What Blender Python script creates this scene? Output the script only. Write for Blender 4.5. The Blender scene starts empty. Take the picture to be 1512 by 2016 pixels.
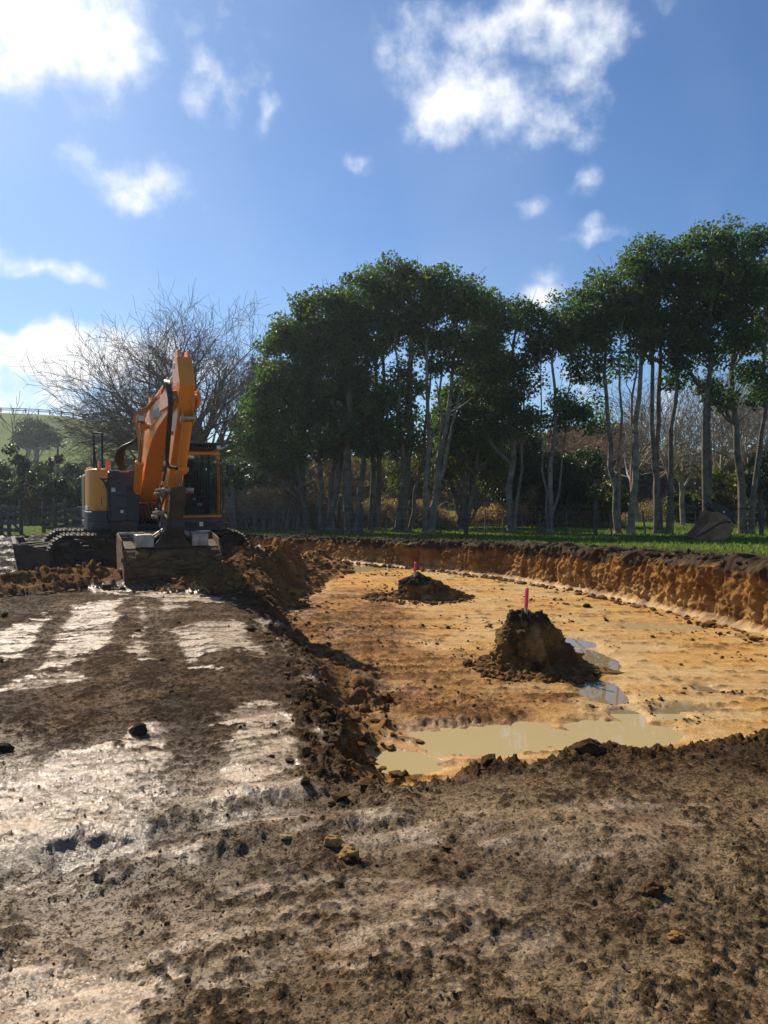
import bpy, math, random
import numpy as np
from mathutils import Vector, Matrix
R = math.radians
scene = bpy.context.scene
col = scene.collection

# ------------------------------------------------------------------ camera
CAMZ = 1.65
FPX = 1512.0                      # focal length measured in photograph pixels (photo 1512 wide)
PITCH = math.atan(43.0 / 1512.0)  # camera looks down a little; horizon at photo row 965
cam = bpy.data.cameras.new('camera')
cam.sensor_fit = 'HORIZONTAL'; cam.sensor_width = 36.0; cam.lens = 36.0
cam.clip_start = 0.05; cam.clip_end = 3000
camo = bpy.data.objects.new('camera', cam); col.objects.link(camo)
camo.location = (0, 0, CAMZ); camo.rotation_euler = (math.pi / 2 - PITCH, 0, 0)
scene.camera = camo

# ------------------------------------------------------------------ light
SUN_AZ, SUN_EL = R(-36), R(38)    # azimuth from +Y (negative = left), elevation
SUN_DIR = Vector((math.sin(SUN_AZ) * math.cos(SUN_EL), math.cos(SUN_AZ) * math.cos(SUN_EL), math.sin(SUN_EL)))
sl = bpy.data.lights.new('sun', 'SUN'); sl.energy = 5.0; sl.angle = R(0.53); sl.color = (1.0, 0.90, 0.74)
so = bpy.data.objects.new('sun', sl); col.objects.link(so); so.location = (-20, 30, 40)
so.rotation_euler = (-SUN_DIR).to_track_quat('-Z', 'Y').to_euler()

def pix_dir(px, py):
    """world direction through a photo pixel"""
    x = (px - 756) / FPX; y = -(py - 1008) / FPX
    c, s = math.cos(PITCH), math.sin(PITCH)
    return Vector((x, c + y * s, -s + y * c)).normalized()
def U(px, py, z=0.0):
    d = pix_dir(px, py); t = (z - CAMZ) / d.z
    return (d.x * t, d.y * t)
def at(px, py, Y):
    """world point seen at a photo pixel, Y metres ahead"""
    d = pix_dir(px, py); t = Y / d.y
    return Vector((d.x * t, Y, CAMZ + d.z * t))

scene.view_settings.view_transform = 'Standard'; scene.view_settings.look = 'None'
scene.view_settings.exposure = 0.42; scene.view_settings.gamma = 1.0
scene.view_settings.use_curve_mapping = False
scene.render.engine = 'CYCLES'
scene.cycles.use_denoising = True
scene.cycles.max_bounces = 6; scene.cycles.transparent_max_bounces = 12
scene.cycles.sample_clamp_indirect = 4.0

# ------------------------------------------------------------------ sky with clouds
world = bpy.data.worlds.new('World'); scene.world = world; world.use_nodes = True
nt = world.node_tree; nt.nodes.clear()
def N(tree, typ, **kw):
    n = tree.nodes.new(typ)
    for k, v in kw.items():
        if k == 'inp':
            for a, b in v.items(): n.inputs[a].default_value = b
        else: setattr(n, k, v)
    return n
def Lk(tree, a, b): tree.links.new(a, b)
def mth(tree, op, a, b=None, clamp=False):
    n = tree.nodes.new('ShaderNodeMath'); n.operation = op; n.use_clamp = clamp
    for i, v in enumerate((a, b)):
        if v is None: continue
        if hasattr(v, 'is_linked'): tree.links.new(v, n.inputs[i])
        else: n.inputs[i].default_value = v
    return n.outputs[0]
bg = N(nt, 'ShaderNodeBackground', inp={'Strength': 0.070}); wo = N(nt, 'ShaderNodeOutputWorld')
sky = N(nt, 'ShaderNodeTexSky', sky_type='NISHITA', sun_disc=False, sun_elevation=SUN_EL, sun_rotation=SUN_AZ,
        altitude=50.0, air_density=1.0, dust_density=0.5, ozone_density=3.0)
tc = N(nt, 'ShaderNodeTexCoord')
def sky_noise(scale, detail, rough, off=0.0, vec=None):
    mp = N(nt, 'ShaderNodeMapping', inp={'Location': (off, off * 1.7, -off)})
    Lk(nt, vec or tc.outputs['Generated'], mp.inputs['Vector'])
    n = N(nt, 'ShaderNodeTexNoise', inp={'Scale': scale, 'Detail': detail, 'Roughness': rough})
    Lk(nt, mp.outputs[0], n.inputs['Vector']); return n
wn = sky_noise(7.0, 3.0, 0.6, 3.0)
wsub = N(nt, 'ShaderNodeVectorMath', operation='SUBTRACT', inp={1: (0.5, 0.5, 0.5)}); Lk(nt, wn.outputs['Color'], wsub.inputs[0])
wsc = N(nt, 'ShaderNodeVectorMath', operation='SCALE', inp={'Scale': 0.13}); Lk(nt, wsub.outputs[0], wsc.inputs[0])
wad = N(nt, 'ShaderNodeVectorMath', operation='ADD'); Lk(nt, tc.outputs['Generated'], wad.inputs[0]); Lk(nt, wsc.outputs[0], wad.inputs[1])
warped = wad.outputs[0]
# cumulus scraps: (photo px, py, half width px, half height px, tilt deg, density)
CL = [(80, 70, 260, 125, 8, 1.35), (415, 130, 100, 95, -35, .95), (520, 235, 38, 42, 0, .7), (500, 40, 60, 30, -40, .4),
      (930, 180, 200, 140, -15, 1.1), (1020, 40, 250, 90, 20, 1.0), (1050, 260, 100, 60, 0, .7), (985, 325, 50, 34, -30, .6),
      (712, 335, 60, 50, 10, .95), (300, 365, 140, 72, 0, .85), (55, 518, 130, 36, -8, .95), (1130, 370, 60, 40, -10, .8),
      (1030, 425, 48, 30, 0, .6), (1180, 470, 65, 30, 0, .7), (1068, 580, 85, 52, 0, 1.05), (110, 715, 400, 62, 3, 1.5), (30, 780, 460, 70, 0, 1.0),
      (330, 700, 260, 70, 0, .7), (560, 730, 120, 50, 0, .8), (1150, 770, 330, 60, 0, .55), (1400, 800, 300, 50, 0, .5)]
rs = random.Random(5)
dirs = [(pix_dir(a, b), w / FPX, h / FPX, R(t), s) for a, b, w, h, t, s in CL]
for k in range(9):               # the same scattered cumulus goes on round the rest of the sky
    az = R(45 + 270 * (k + rs.random() * .7) / 9); el = R(rs.uniform(4, 62))
    dirs.append((Vector((math.sin(az) * math.cos(el), math.cos(az) * math.cos(el), math.sin(el))),
                 rs.uniform(.05, .2), rs.uniform(.03, .08), rs.uniform(-.3, .3), rs.uniform(.5, 1.1)))
acc = None
for d, w, h, t, s in dirs:
    up = Vector((0, 0, 1)); rt = d.cross(up).normalized(); uu = rt.cross(d).normalized()
    a1 = (rt * math.cos(t) + uu * math.sin(t)) / w; a2 = (uu * math.cos(t) - rt * math.sin(t)) / h
    sb = N(nt, 'ShaderNodeVectorMath', operation='SUBTRACT', inp={1: d}); Lk(nt, warped, sb.inputs[0])
    d1 = N(nt, 'ShaderNodeVectorMath', operation='DOT_PRODUCT', inp={1: a1}); Lk(nt, sb.outputs[0], d1.inputs[0])
    d2 = N(nt, 'ShaderNodeVectorMath', operation='DOT_PRODUCT', inp={1: a2}); Lk(nt, sb.outputs[0], d2.inputs[0])
    d3 = N(nt, 'ShaderNodeVectorMath', operation='DOT_PRODUCT', inp={1: d * 1.2}); Lk(nt, sb.outputs[0], d3.inputs[0])
    cx = N(nt, 'ShaderNodeCombineXYZ')
    Lk(nt, d1.outputs['Value'], cx.inputs[0]); Lk(nt, d2.outputs['Value'], cx.inputs[1]); Lk(nt, d3.outputs['Value'], cx.inputs[2])
    ln = N(nt, 'ShaderNodeVectorMath', operation='LENGTH'); Lk(nt, cx.outputs[0], ln.inputs[0])
    f = mth(nt, 'MULTIPLY', mth(nt, 'SUBTRACT', 1.25, ln.outputs['Value'], True), s)
    acc = f if acc is None else mth(nt, 'MAXIMUM', acc, f)
cn = sky_noise(15.0, 8.0, 0.58, 1.0)
cn2 = sky_noise(5.0, 2.0, 0.55, 7.0)
dens = mth(nt, 'ADD', acc, mth(nt, 'MULTIPLY', mth(nt, 'SUBTRACT', cn.outputs['Fac'], 0.55), 2.3))
dens = mth(nt, 'MULTIPLY', mth(nt, 'SUBTRACT', dens, 0.25), .98, True)
gate = mth(nt, 'MULTIPLY', acc, 4.0, True)
dens = mth(nt, 'MULTIPLY', dens, gate)
rmp = N(nt, 'ShaderNodeMapRange', interpolation_type='SMOOTHSTEP'); Lk(nt, dens, rmp.inputs['Value'])
# thin cirrus veil, whole sky
veil = mth(nt, 'MULTIPLY', mth(nt, 'SUBTRACT', cn2.outputs['Fac'], 0.42, True), 0.35)
cl_col = N(nt, 'ShaderNodeMixRGB', inp={'Color1': (8.6, 9.7, 11.3, 1), 'Color2': (12.4, 12.4, 12.6, 1)}); Lk(nt, rmp.outputs[0], cl_col.inputs['Fac'])
mx0 = N(nt, 'ShaderNodeMixRGB', inp={'Color2': (7.5, 8.6, 10.5, 1)}); Lk(nt, veil, mx0.inputs['Fac']); tint = N(nt, 'ShaderNodeMixRGB', blend_type='MULTIPLY', inp={'Fac': 1.0, 'Color2': (.73, .95, 1.2, 1)}); Lk(nt, sky.outputs[0], tint.inputs['Color1']); Lk(nt, tint.outputs[0], mx0.inputs['Color1'])
mx = N(nt, 'ShaderNodeMixRGB'); Lk(nt, rmp.outputs[0], mx.inputs['Fac']); Lk(nt, mx0.outputs[0], mx.inputs['Color1']); Lk(nt, cl_col.outputs[0], mx.inputs['Color2'])
Lk(nt, mx.outputs[0], bg.inputs['Color']); Lk(nt, bg.outputs[0], wo.inputs['Surface'])

world.cycles.sampling_method = 'MANUAL'; world.cycles.sample_map_resolution = 512
# ------------------------------------------------------------------ helpers
def tag(o, label=None, cat=None, group=None, kind=None):
    if label: o['label'] = label
    if cat: o['category'] = cat
    if group: o['group'] = group
    if kind: o['kind'] = kind
    return o
def empty(name, loc, rz=0.0):
    o = bpy.data.objects.new(name, None); col.objects.link(o)
    o.location = loc; o.rotation_euler = (0, 0, rz); o.empty_display_size = 0.2; return o
def mesh_np(name, V, F, mat, parent=None, smooth=False, attrs=None, loc=None):
    """V (n,3), F (m,k) arrays"""
    V = np.asarray(V, dtype=np.float32); F = np.asarray(F, dtype=np.int32)
    me = bpy.data.meshes.new(name); k = F.shape[1]
    me.vertices.add(len(V)); me.vertices.foreach_set('co', V.ravel())
    me.loops.add(F.size); me.loops.foreach_set('vertex_index', F.ravel())
    me.polygons.add(len(F)); me.polygons.foreach_set('loop_start', np.arange(0, F.size, k, dtype=np.int32))
    me.polygons.foreach_set('use_smooth', np.full(len(F), smooth))
    me.update(calc_edges=True)
    for nm, (typ, arr) in (attrs or {}).items():
        a = me.attributes.new(nm, typ, 'POINT')
        a.data.foreach_set('color' if typ == 'FLOAT_COLOR' else 'value', np.asarray(arr, dtype=np.float32).ravel())
    me.materials.append(mat)
    o = bpy.data.objects.new(name, me); col.objects.link(o)
    if parent: o.parent = parent
    if loc is not None: o.location = loc
    return o

# --- noise in numpy
def _h(ix, iy, iz, s):
    h = (ix.astype(np.int64) * 374761393 + iy.astype(np.int64) * 668265263 + iz.astype(np.int64) * 2147483647 + s * 974634777) & 0xffffffff
    h = ((h ^ (h >> 13)) * 1274126177) & 0xffffffff
    h = ((h ^ (h >> 16)) * 2246822519) & 0xffffffff
    return ((h ^ (h >> 15)) & 0xffff).astype(np.float32) / 65535.0
def vn(x, y, z=None, s=0):
    x = np.asarray(x, dtype=np.float64); y = np.asarray(y, dtype=np.float64)
    xi = np.floor(x); yi = np.floor(y); fx = (x - xi).astype(np.float32); fy = (y - yi).astype(np.float32)
    fx = fx * fx * fx * (fx * (fx * 6 - 15) + 10); fy = fy * fy * fy * (fy * (fy * 6 - 15) + 10)
    if z is None:
        zi = np.zeros(1)
        a = _h(xi, yi, zi, s); b = _h(xi + 1, yi, zi, s); c = _h(xi, yi + 1, zi, s); d = _h(xi + 1, yi + 1, zi, s)
        return (a + (b - a) * fx) * (1 - fy) + (c + (d - c) * fx) * fy
    z = np.asarray(z, dtype=np.float64); zi = np.floor(z); fz = (z - zi).astype(np.float32); fz = fz * fz * (3 - 2 * fz)
    r = []
    for k in (0, 1):
        a = _h(xi, yi, zi + k, s); b = _h(xi + 1, yi, zi + k, s); c = _h(xi, yi + 1, zi + k, s); d = _h(xi + 1, yi + 1, zi + k, s)
        r.append((a + (b - a) * fx) * (1 - fy) + (c + (d - c) * fx) * fy)
    return r[0] * (1 - fz) + r[1] * fz
def fbm(x, y, z=None, o=4, s=0, g=0.5):
    t = 0.0; a = 1.0; n = 0.0
    for k in range(o):
        c, si = math.cos(k * 1.1), math.sin(k * 1.1)
        X = (x * c - y * si) + k * 17.3; Y = (x * si + y * c) - k * 9.1
        t = t + a * vn(X, Y, None if z is None else z + 3.7 * k, s + k); n += a; a *= g
        x = x * 2.03; y = y * 2.03
        if z is not None: z = z * 2.03
    return t / n
def sst(a, b, x):
    t = np.clip((x - a) / (b - a), 0, 1); return t * t * (3 - 2 * t)
def lerp(a, b, t): return a + (b - a) * t

# --- materials
def mat_new(name):
    m = bpy.data.materials.new(name); m.use_nodes = True
    t = m.node_tree; b = t.nodes['Principled BSDF']; return m, t, b
def noise_bump(t, b, scale, strength, dist=0.02, detail=5.0, rough=0.6, vec='Object'):
    tcn = N(t, 'ShaderNodeTexCoord'); n = N(t, 'ShaderNodeTexNoise', inp={'Scale': scale, 'Detail': detail, 'Roughness': rough})
    Lk(t, tcn.outputs[vec], n.inputs['Vector'])
    bp = N(t, 'ShaderNodeBump', inp={'Strength': strength, 'Distance': dist}); Lk(t, n.outputs['Fac'], bp.inputs['Height'])
    Lk(t, bp.outputs[0], b.inputs['Normal']); return n
def mat_two(name, c1, c2, scale=6.0, rough=0.6, metal=0.0, lo=0.4, hi=0.65, bump=0.15, bscale=40.0, spec=0.5, rough2=None, coat=0.0):
    """two colours mixed by noise, with fine relief"""
    m, t, b = mat_new(name)
    tcn = N(t, 'ShaderNodeTexCoord'); n = N(t, 'ShaderNodeTexNoise', inp={'Scale': scale, 'Detail': 7.0, 'Roughness': 0.65})
    Lk(t, tcn.outputs['Object'], n.inputs['Vector'])
    mr = N(t, 'ShaderNodeMapRange', inp={1: lo, 2: hi}); Lk(t, n.outputs['Fac'], mr.inputs['Value'])
    mxx = N(t, 'ShaderNodeMixRGB', inp={'Color1': (*c1, 1), 'Color2': (*c2, 1)}); Lk(t, mr.outputs[0], mxx.inputs['Fac'])
    Lk(t, mxx.outputs[0], b.inputs['Base Color'])
    if rough2 is not None:
        mr2 = N(t, 'ShaderNodeMapRange', inp={1: lo, 2: hi, 3: rough, 4: rough2}); Lk(t, n.outputs['Fac'], mr2.inputs['Value']); Lk(t, mr2.outputs[0], b.inputs['Roughness'])
    else: b.inputs['Roughness'].default_value = rough
    b.inputs['Metallic'].default_value = metal; b.inputs['Specular IOR Level'].default_value = spec
    b.inputs['Coat Weight'].default_value = coat
    if bump: noise_bump(t, b, bscale, bump)
    return m

M = {}
# earth: base soil colour and wetness come with the mesh, fine grain from nodes
m, t, b = mat_new('earth')
ac = N(t, 'ShaderNodeAttribute', attribute_name='soil'); aw = N(t, 'ShaderNodeAttribute', attribute_name='wet')
ge = N(t, 'ShaderNodeNewGeometry')
n1 = N(t, 'ShaderNodeTexNoise', inp={'Scale': 60.0, 'Detail': 8.0, 'Roughness': 0.8}); Lk(t, ge.outputs['Position'], n1.inputs['Vector'])
n2 = N(t, 'ShaderNodeTexNoise', inp={'Scale': 9.0, 'Detail': 6.0, 'Roughness': 0.65}); Lk(t, ge.outputs['Position'], n2.inputs['Vector'])
mr = N(t, 'ShaderNodeMapRange', inp={1: 0.3, 2: 0.7, 3: 0.42, 4: 1.58}); Lk(t, n1.outputs['Fac'], mr.inputs['Value'])
mr2 = N(t, 'ShaderNodeMapRange', inp={1: 0.3, 2: 0.7, 3: 0.8, 4: 1.2}); Lk(t, n2.outputs['Fac'], mr2.inputs['Value'])
mm = mth(t, 'MULTIPLY', mr.outputs[0], mr2.outputs[0])
n3 = N(t, 'ShaderNodeTexNoise', inp={'Scale': 85.0, 'Detail': 5.0, 'Roughness': 0.62}); Lk(t, ge.outputs['Position'], n3.inputs['Vector'])
n4 = N(t, 'ShaderNodeTexNoise', inp={'Scale': 24.0, 'Detail': 4.0, 'Roughness': 0.6}); Lk(t, ge.outputs['Position'], n4.inputs['Vector'])
cf = mth(t, 'ADD', mth(t, 'MULTIPLY', n3.outputs['Fac'], .62), mth(t, 'MULTIPLY', n4.outputs['Fac'], .38))
cmask = N(t, 'ShaderNodeMapRange', interpolation_type='SMOOTHSTEP', inp={1: .49, 2: .58}); Lk(t, cf, cmask.inputs['Value'])
agr = N(t, 'ShaderNodeAttribute', attribute_name='crumb')
cm = mth(t, 'MULTIPLY', cmask.outputs[0], agr.outputs['Fac'])
mm = mth(t, 'MULTIPLY', mm, mth(t, 'SUBTRACT', 1.0, mth(t, 'MULTIPLY', cm, .62)))
vm = N(t, 'ShaderNodeVectorMath', operation='SCALE'); Lk(t, ac.outputs['Color'], vm.inputs[0]); Lk(t, mm, vm.inputs['Scale'])
Lk(t, vm.outputs[0], b.inputs['Base Color'])
rg = N(t, 'ShaderNodeMapRange', inp={1: 0.0, 2: 1.0, 3: 0.95, 4: 0.27})
wv = mth(t, 'MULTIPLY', mth(t, 'MULTIPLY', aw.outputs['Fac'], mth(t, 'SUBTRACT', 1.0, mth(t, 'MULTIPLY', cm, .8))), mth(t, 'ADD', mth(t, 'MULTIPLY', n2.outputs['Fac'], 1.4), 0.35), True)
Lk(t, wv, rg.inputs['Value']); Lk(t, rg.outputs[0], b.inputs['Roughness'])
b.inputs['Specular IOR Level'].default_value = 0.5
sp = mth(t, 'ADD', mth(t, 'MULTIPLY', wv, 0.45), 0.05); Lk(t, sp, b.inputs['Specular IOR Level'])
nb = N(t, 'ShaderNodeTexNoise', inp={'Scale': 55.0, 'Detail': 8.0, 'Roughness': 0.78}); Lk(t, ge.outputs['Position'], nb.inputs['Vector'])
bp = N(t, 'ShaderNodeBump', inp={'Strength': 1.0, 'Distance': 0.024}); bs_ = mth(t, 'SUBTRACT', 1.0, mth(t, 'MULTIPLY', aw.outputs['Fac'], .62)); Lk(t, bs_, bp.inputs['Strength']); Lk(t, mth(t, 'ADD', mth(t, 'MULTIPLY', nb.outputs['Fac'], .55), mth(t, 'MULTIPLY', cm, .45)), bp.inputs['Height']); Lk(t, bp.outputs[0], b.inputs['Normal'])
M['earth'] = m
m, t, b = mat_new('muddy_water')
b.inputs['Base Color'].default_value = (0.44, 0.34, 0.17, 1); b.inputs['Roughness'].default_value = 0.02; b.inputs['IOR'].default_value = 1.33
n = noise_bump(t, b, 3.0, 0.05, 0.01, 2.0, 0.5, 'Object')
M['water'] = m
m, t, b = mat_new('clear_puddle_water')
b.inputs['Base Color'].default_value = (0.23, 0.165, 0.08, 1); b.inputs['Roughness'].default_value = 0.01; b.inputs['IOR'].default_value = 1.36
noise_bump(t, b, 2.0, 0.03, 0.01, 2.0, 0.5, 'Object'); M['water_clear'] = m

# ------------------------------------------------------------------ the ground
# rim of the dug pit (metres, seen from above); far side follows the cut bank
WALL = np.array([(-6.2, 27.6), (-4.6, 26.0), (-3.0, 24.1), (-1.4, 22.2), (0.8, 20.1), (2.86, 17.8), (4.04, 15.55), (4.75, 13.4), (5.4, 11.0), (5.75, 9.0), (6.0, 7.0), (6.3, 5.4)])
PIT = [(-0.04, 4.58), (-0.14, 5.3), (-0.22, 5.7), (-.5, 7.1), (-1.05, 9.0), (-1.55, 11), (-1.8, 12.5), (-1.9, 14), (-2.0, 17), (-2.6, 21), (-4.5, 24.2), (-6.0, 26.6)]
back = [(x + .34 * nx, y + .34 * ny) for (x, y), (nx, ny) in zip(WALL, [(.5, .85)] * 5 + [(.75, .66)] * 2 + [(.95, .3)] * 5)]
PIT += back + [(6.3, 5.2), (2.75, 5.3), (1.9, 5.12), (1.3, 5.1), (.8, 5.0), (.45, 4.85), (0.2, 4.62)]
PIT = np.array(PIT)
FLOOR = -0.40
def sdist(x, y, P, closed=True):
    d = np.full(x.shape, 1e9, dtype=np.float32); ins = np.zeros(x.shape, bool); n = len(P)
    for i in range(n if closed else n - 1):
        ax, ay = P[i]; bx, by = P[(i + 1) % n]; ex, ey = bx - ax, by - ay
        tt = np.clip(((x - ax) * ex + (y - ay) * ey) / (ex * ex + ey * ey), 0, 1)
        d = np.minimum(d, (x - ax - tt * ex) ** 2 + (y - ay - tt * ey) ** 2)
        if closed:
            c = ((ay > y) != (by > y)) & (x < ex * (y - ay) / (ey if abs(ey) > 1e-9 else 1e-9) + ax); ins ^= c
    d = np.sqrt(d)
    return np.where(ins, d, -d) if closed else d
def blob(x, y, px, py, rx, ry, z=0.0, warp=None):
    """soft ellipse on the ground whose centre is seen at a photo pixel"""
    cx, cy = U(px, py, z); y0 = U(px, py + ry, z)[1]; y1 = U(px, py - ry, z)[1]
    ax = rx * cy / FPX; ay = (y1 - y0) / 2; cy = (y0 + y1) / 2
    dx = (x - cx) / ax; dy = (y - cy) / ay
    if warp is not None: dx = dx + warp[0]; dy = dy + warp[1]
    return 1.0 - np.sqrt(dx * dx + dy * dy)
def wall_y(x): return np.interp(x, WALL[:, 0], WALL[:, 1])
def upper(y): return np.clip(0.19 - 0.0315 * (y - 22.3), 0.0, 0.56)
HEAP1 = [(-2.75, 12.9, .34), (-2.55, 14.2, .6), (-2.35, 16, .5), (-2.0, 18.2, .42), (-1.65, 20.2, .34)]       # soil heap beside the bucket
HEAP2 = [(-7.9, 12.2, .20), (-6.6, 11.6, .25), (-5.9, 12.6, .30), (-5.3, 13.6, .34), (-4.4, 13.5, .24)]  # low ridge of spoil on the left
def ridge(x, y, pts, w):
    h = np.zeros(x.shape, np.float32)
    for (ax, ay, ah), (bx, by, bh) in zip(pts[:-1], pts[1:]):
        ex, ey = bx - ax, by - ay
        tt = np.clip(((x - ax) * ex + (y - ay) * ey) / (ex * ex + ey * ey), 0, 1)
        d = np.hypot(x - ax - tt * ex, y - ay - tt * ey)
        h = np.maximum(h, (ah + (bh - ah) * tt) * np.clip(1 - d / w, 0, 1) ** 0.9)
    return h
DARK = np.array((.036, .023, .013)); BROWN = np.array((.125, .066, .024)); GREYB = np.array((.27, .178, .087)); PALE = np.array((.45, .300, .165))
OCHRE = np.array((.54, .270, .062)); TAN = np.array((.51, .325, .130)); RED = np.array((.27, .115, .042)); SPOIL = np.array((.235, .115, .038)); GRASS = np.array((.105, .150, .026)); BLACKM = np.array((.030, .024, .020))
def mixc(c, k, m): return c * (1 - m[..., None]) + k * m[..., None]
def ground(x, y):
    """height, soil colour, wetness at world points"""
    x = x.astype(np.float32); y = y.astype(np.float32)
    w1 = fbm(x * .9, y * .9, o=3, s=1) - .5; w2 = fbm(x * .9, y * .9, o=3, s=11) - .5
    f1 = fbm(x * 3.1, y * 3.1, o=3, s=2) - .5
    sd = sdist(x + w1 * .35 + f1 * .22, y + w2 * .35 + f1 * .2, PIT)
    wy = wall_y(x)
    far = sst(-1.5, -.2, y - wy) * sst(-6.5, -4.8, x)
    far = np.where(x > 5.4, np.maximum(far, sst(5.6, 6.2, x) * sst(5.0, 7.5, y)), far)
    bankside = far
    top = upper(y) * far
    inp = sst(-.22, .24, sd)
    inb = sst(0.0, .06, sd)
    inp = inp * (1 - bankside) + inb * bankside
    # ---- relief
    big = (fbm(x * .55, y * .55, o=3, s=21) - .5)
    mid = fbm(x * 4.2, y * 4.2, o=4, s=22)
    crumb = fbm(x * 27, y * 27, o=4, s=23, g=.62)
    crumb2 = fbm(x * 62, y * 62, o=3, s=24, g=.6)
    # ---- smooth scraped patches on the shelf; pale colour at left also imitates sun glare
    wp = ((fbm(x * 1.9, y * 1.9, o=4, s=31) - .5) * 1.5, (fbm(x * 1.9, y * 1.9, o=4, s=32) - .5) * 1.5)
    pale = np.zeros_like(x); ragged = (fbm(x * 6, y * 11, o=4, s=35, g=.65) - .5) * .9
    for (a, b_, c, d, k) in [(520, 1480, 140, 100, 1.), (470, 1600, 130, 45, .9), (130, 1580, 230, 110, 1.0), (430, 1265, 170, 42, .9), (540, 1225, 90, 22, .6), (60, 1265, 190, 50, .9), (210, 1210, 120, 26, .6), (280, 1150, 120, 14, .9),
                             (300, 1445, 50, 40, .7), (80, 1345, 130, 22, .7), (330, 1185, 90, 22, .7), (700, 1650, 200, 38, .3), (80, 1960, 330, 120, .75), (260, 1660, 180, 60, .8),
                             (500, 1830, 140, 110, .25), (820, 1850, 250, 110, .28), (1200, 1640, 280, 60, .25), (620, 1320, 80, 20, .6)]:
        pale = np.maximum(pale, sst(.0, .13, blob(x, y, a, b_, c, d, 0, wp) + ragged) * k)
    streak = fbm(x * 2.2 + y * .8, y * 13 - x * 4, o=4, s=33)       # smears left by the bucket
    pale = np.clip(pale * (0.30 + 1.5 * sst(.32, .62, streak)), 0, 1) * (.5 + .5 * sst(.36, .52, fbm(x * 5, y * 8, o=4, s=34)))
    band = np.zeros_like(x)      # brown mud dragged along by the tracks
    for pts, wd in [([(345, 1660), (375, 1450), (335, 1300), (300, 1185)], .17), ([(660, 1620), (575, 1340), (470, 1200)], .10), ([(30, 1530), (215, 1340), (262, 1180)], .15), ([(-100, 1420), (60, 1300), (130, 1200)], .12)]:
        d = sdist(x + wp[0] * .14, y + wp[1] * .2, np.array([U(*q) for q in pts]), False); band = np.maximum(band, sst(wd * 1.25, wd * .6, d + (ragged) * .12))
    pale = pale * (1 - .9 * band)
    near = sst(5.2, 3.9, y + .2 * x)
    shelf = (1 - inp) * (1 - far)
    # ---- crumbs: dark loose bits that stand proud
    thr = lerp(.50, .66, pale); thr = lerp(thr, .60, near * .5)
    cr = sst(thr - .06, thr + .12, .62 * crumb + .38 * mid)
    cr2 = sst(.52, .72, crumb2)
    flake = 1 - np.abs(2 * fbm(x * 36 + y * 9, y * 30, o=3, s=25, g=.6) - 1)
    h = np.zeros_like(x)
    h += shelf * (big * .10 + (mid - .5) * .035 * (1 - .7 * pale) + cr * .011 * (1 - .4 * pale) + (cr2 * .004) + (flake - .7) * .012 * (1 - .45 * pale) + (streak - .5) * .018)
    # faint grouser prints in lanes left by the tracks
    for (ax, ay), (bx, by) in ((U(150, 2016), U(300, 1200)), (U(-180, 1750), U(120, 1200)), (U(1250, 2016), U(300, 1640)), (U(1500, 1850), U(640, 1600))):
        ex_, ey_ = bx - ax, by - ay; ll = math.hypot(ex_, ey_); ex_, ey_ = ex_ / ll, ey_ / ll
        al = (x - ax) * ex_ + (y - ay) * ey_; ac_ = np.abs((x - ax) * -ey_ + (y - ay) * ex_ + w1 * .15)
        lane = sst(.30, .26, ac_) * sst(.35, .5, fbm(x * 2.1, y * 2.1, o=3, s=36))
        pr = np.clip(np.sin((al + f1 * .03) * 2 * math.pi / .095) * 2.2, -1, 1)
        h += shelf * lane * (pr * .0024 - .003); pale = np.clip(pale + lane * .06 * (pr < 0), 0, 1)
    # ruts
    rut = np.zeros_like(x)
    for pts, wd, dp in [([(0, 1705), (250, 1665), (520, 1600), (700, 1580)], .16, .05), ([(0, 1745), (300, 1745), (700, 1700), (1100, 1720)], .3, .03), ([(330, 1600), (360, 1450), (380, 1330), (300, 1220)], .28, .02), ([(1512, 1800), (1300, 1760), (1050, 1840)], .3, .03)]:
        P = np.array([U(*q) for q in pts]); d = sdist(x + wp[0] * .1, y + wp[1] * .12, P, False)
        rut = np.maximum(rut, np.exp(-(d / wd) ** 2) * dp / .05)
        h -= np.exp(-(d / wd) ** 2) * dp * shelf; h += np.exp(-((d - wd * 1.5) / (wd * .7)) ** 2) * dp * .6 * shelf
    lipn = np.exp(-((sd + .18) / .22) ** 2) * (1 - far)
    h += lipn * (-.02 + .10 * (mid - .5) + cr * .03)
    # ---- pit floor
    wpf = ((fbm(x * 1.3, y * 1.3, o=4, s=41) - .5) * 1.1, (fbm(x * 1.3, y * 1.3, o=4, s=42) - .5) * 1.1)
    red = np.zeros_like(x)
    for (a, b_, c, d, k) in [(640, 1300, 300, 130, 1.1), (820, 1340, 200, 70, .9), (900, 1395, 330, 45, 1.0), (1000, 1330, 200, 50, .5), (560, 1215, 160, 40, .8), (760, 1245, 160, 40, .6), (720, 1180, 120, 25, .5)]:
        red = np.maximum(red, sst(-.1, .7, blob(x, y, a, b_, c, d, FLOOR, wpf)) * k)
    fst = fbm(x * 1.2, y * 9, o=4, s=43); fc = fbm(x * 9, y * 9, o=4, s=44, g=.6)
    fcr = sst(.56, .72, .6 * fc + .4 * fst + .08 * red)
    pud = np.full_like(x, -9)
    for (a, b_, c, d, k) in PUDDLES:
        pud = np.maximum(pud, blob(x, y, a, b_, c, d, FLOOR, (wpf[0] * .6, wpf[1] * .6)) * k)
    basin = sst(-.35, .55, pud)
    fl = FLOOR + .022 + (fbm(x * .8, y * .8, o=2, s=45) - .5) * .03 + (fc - .5) * .016 + fcr * .016 + red * cr * .02 + (fst - .5) * .012
    fl = fl - basin * .075
    # slumped crumbs along the step
    slump = np.exp(-((sd - .38) / .3) ** 2) * (1 - far) * sst(.35, -.25, x + .5 * w1) * sst(5.0, 5.9, y)
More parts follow.
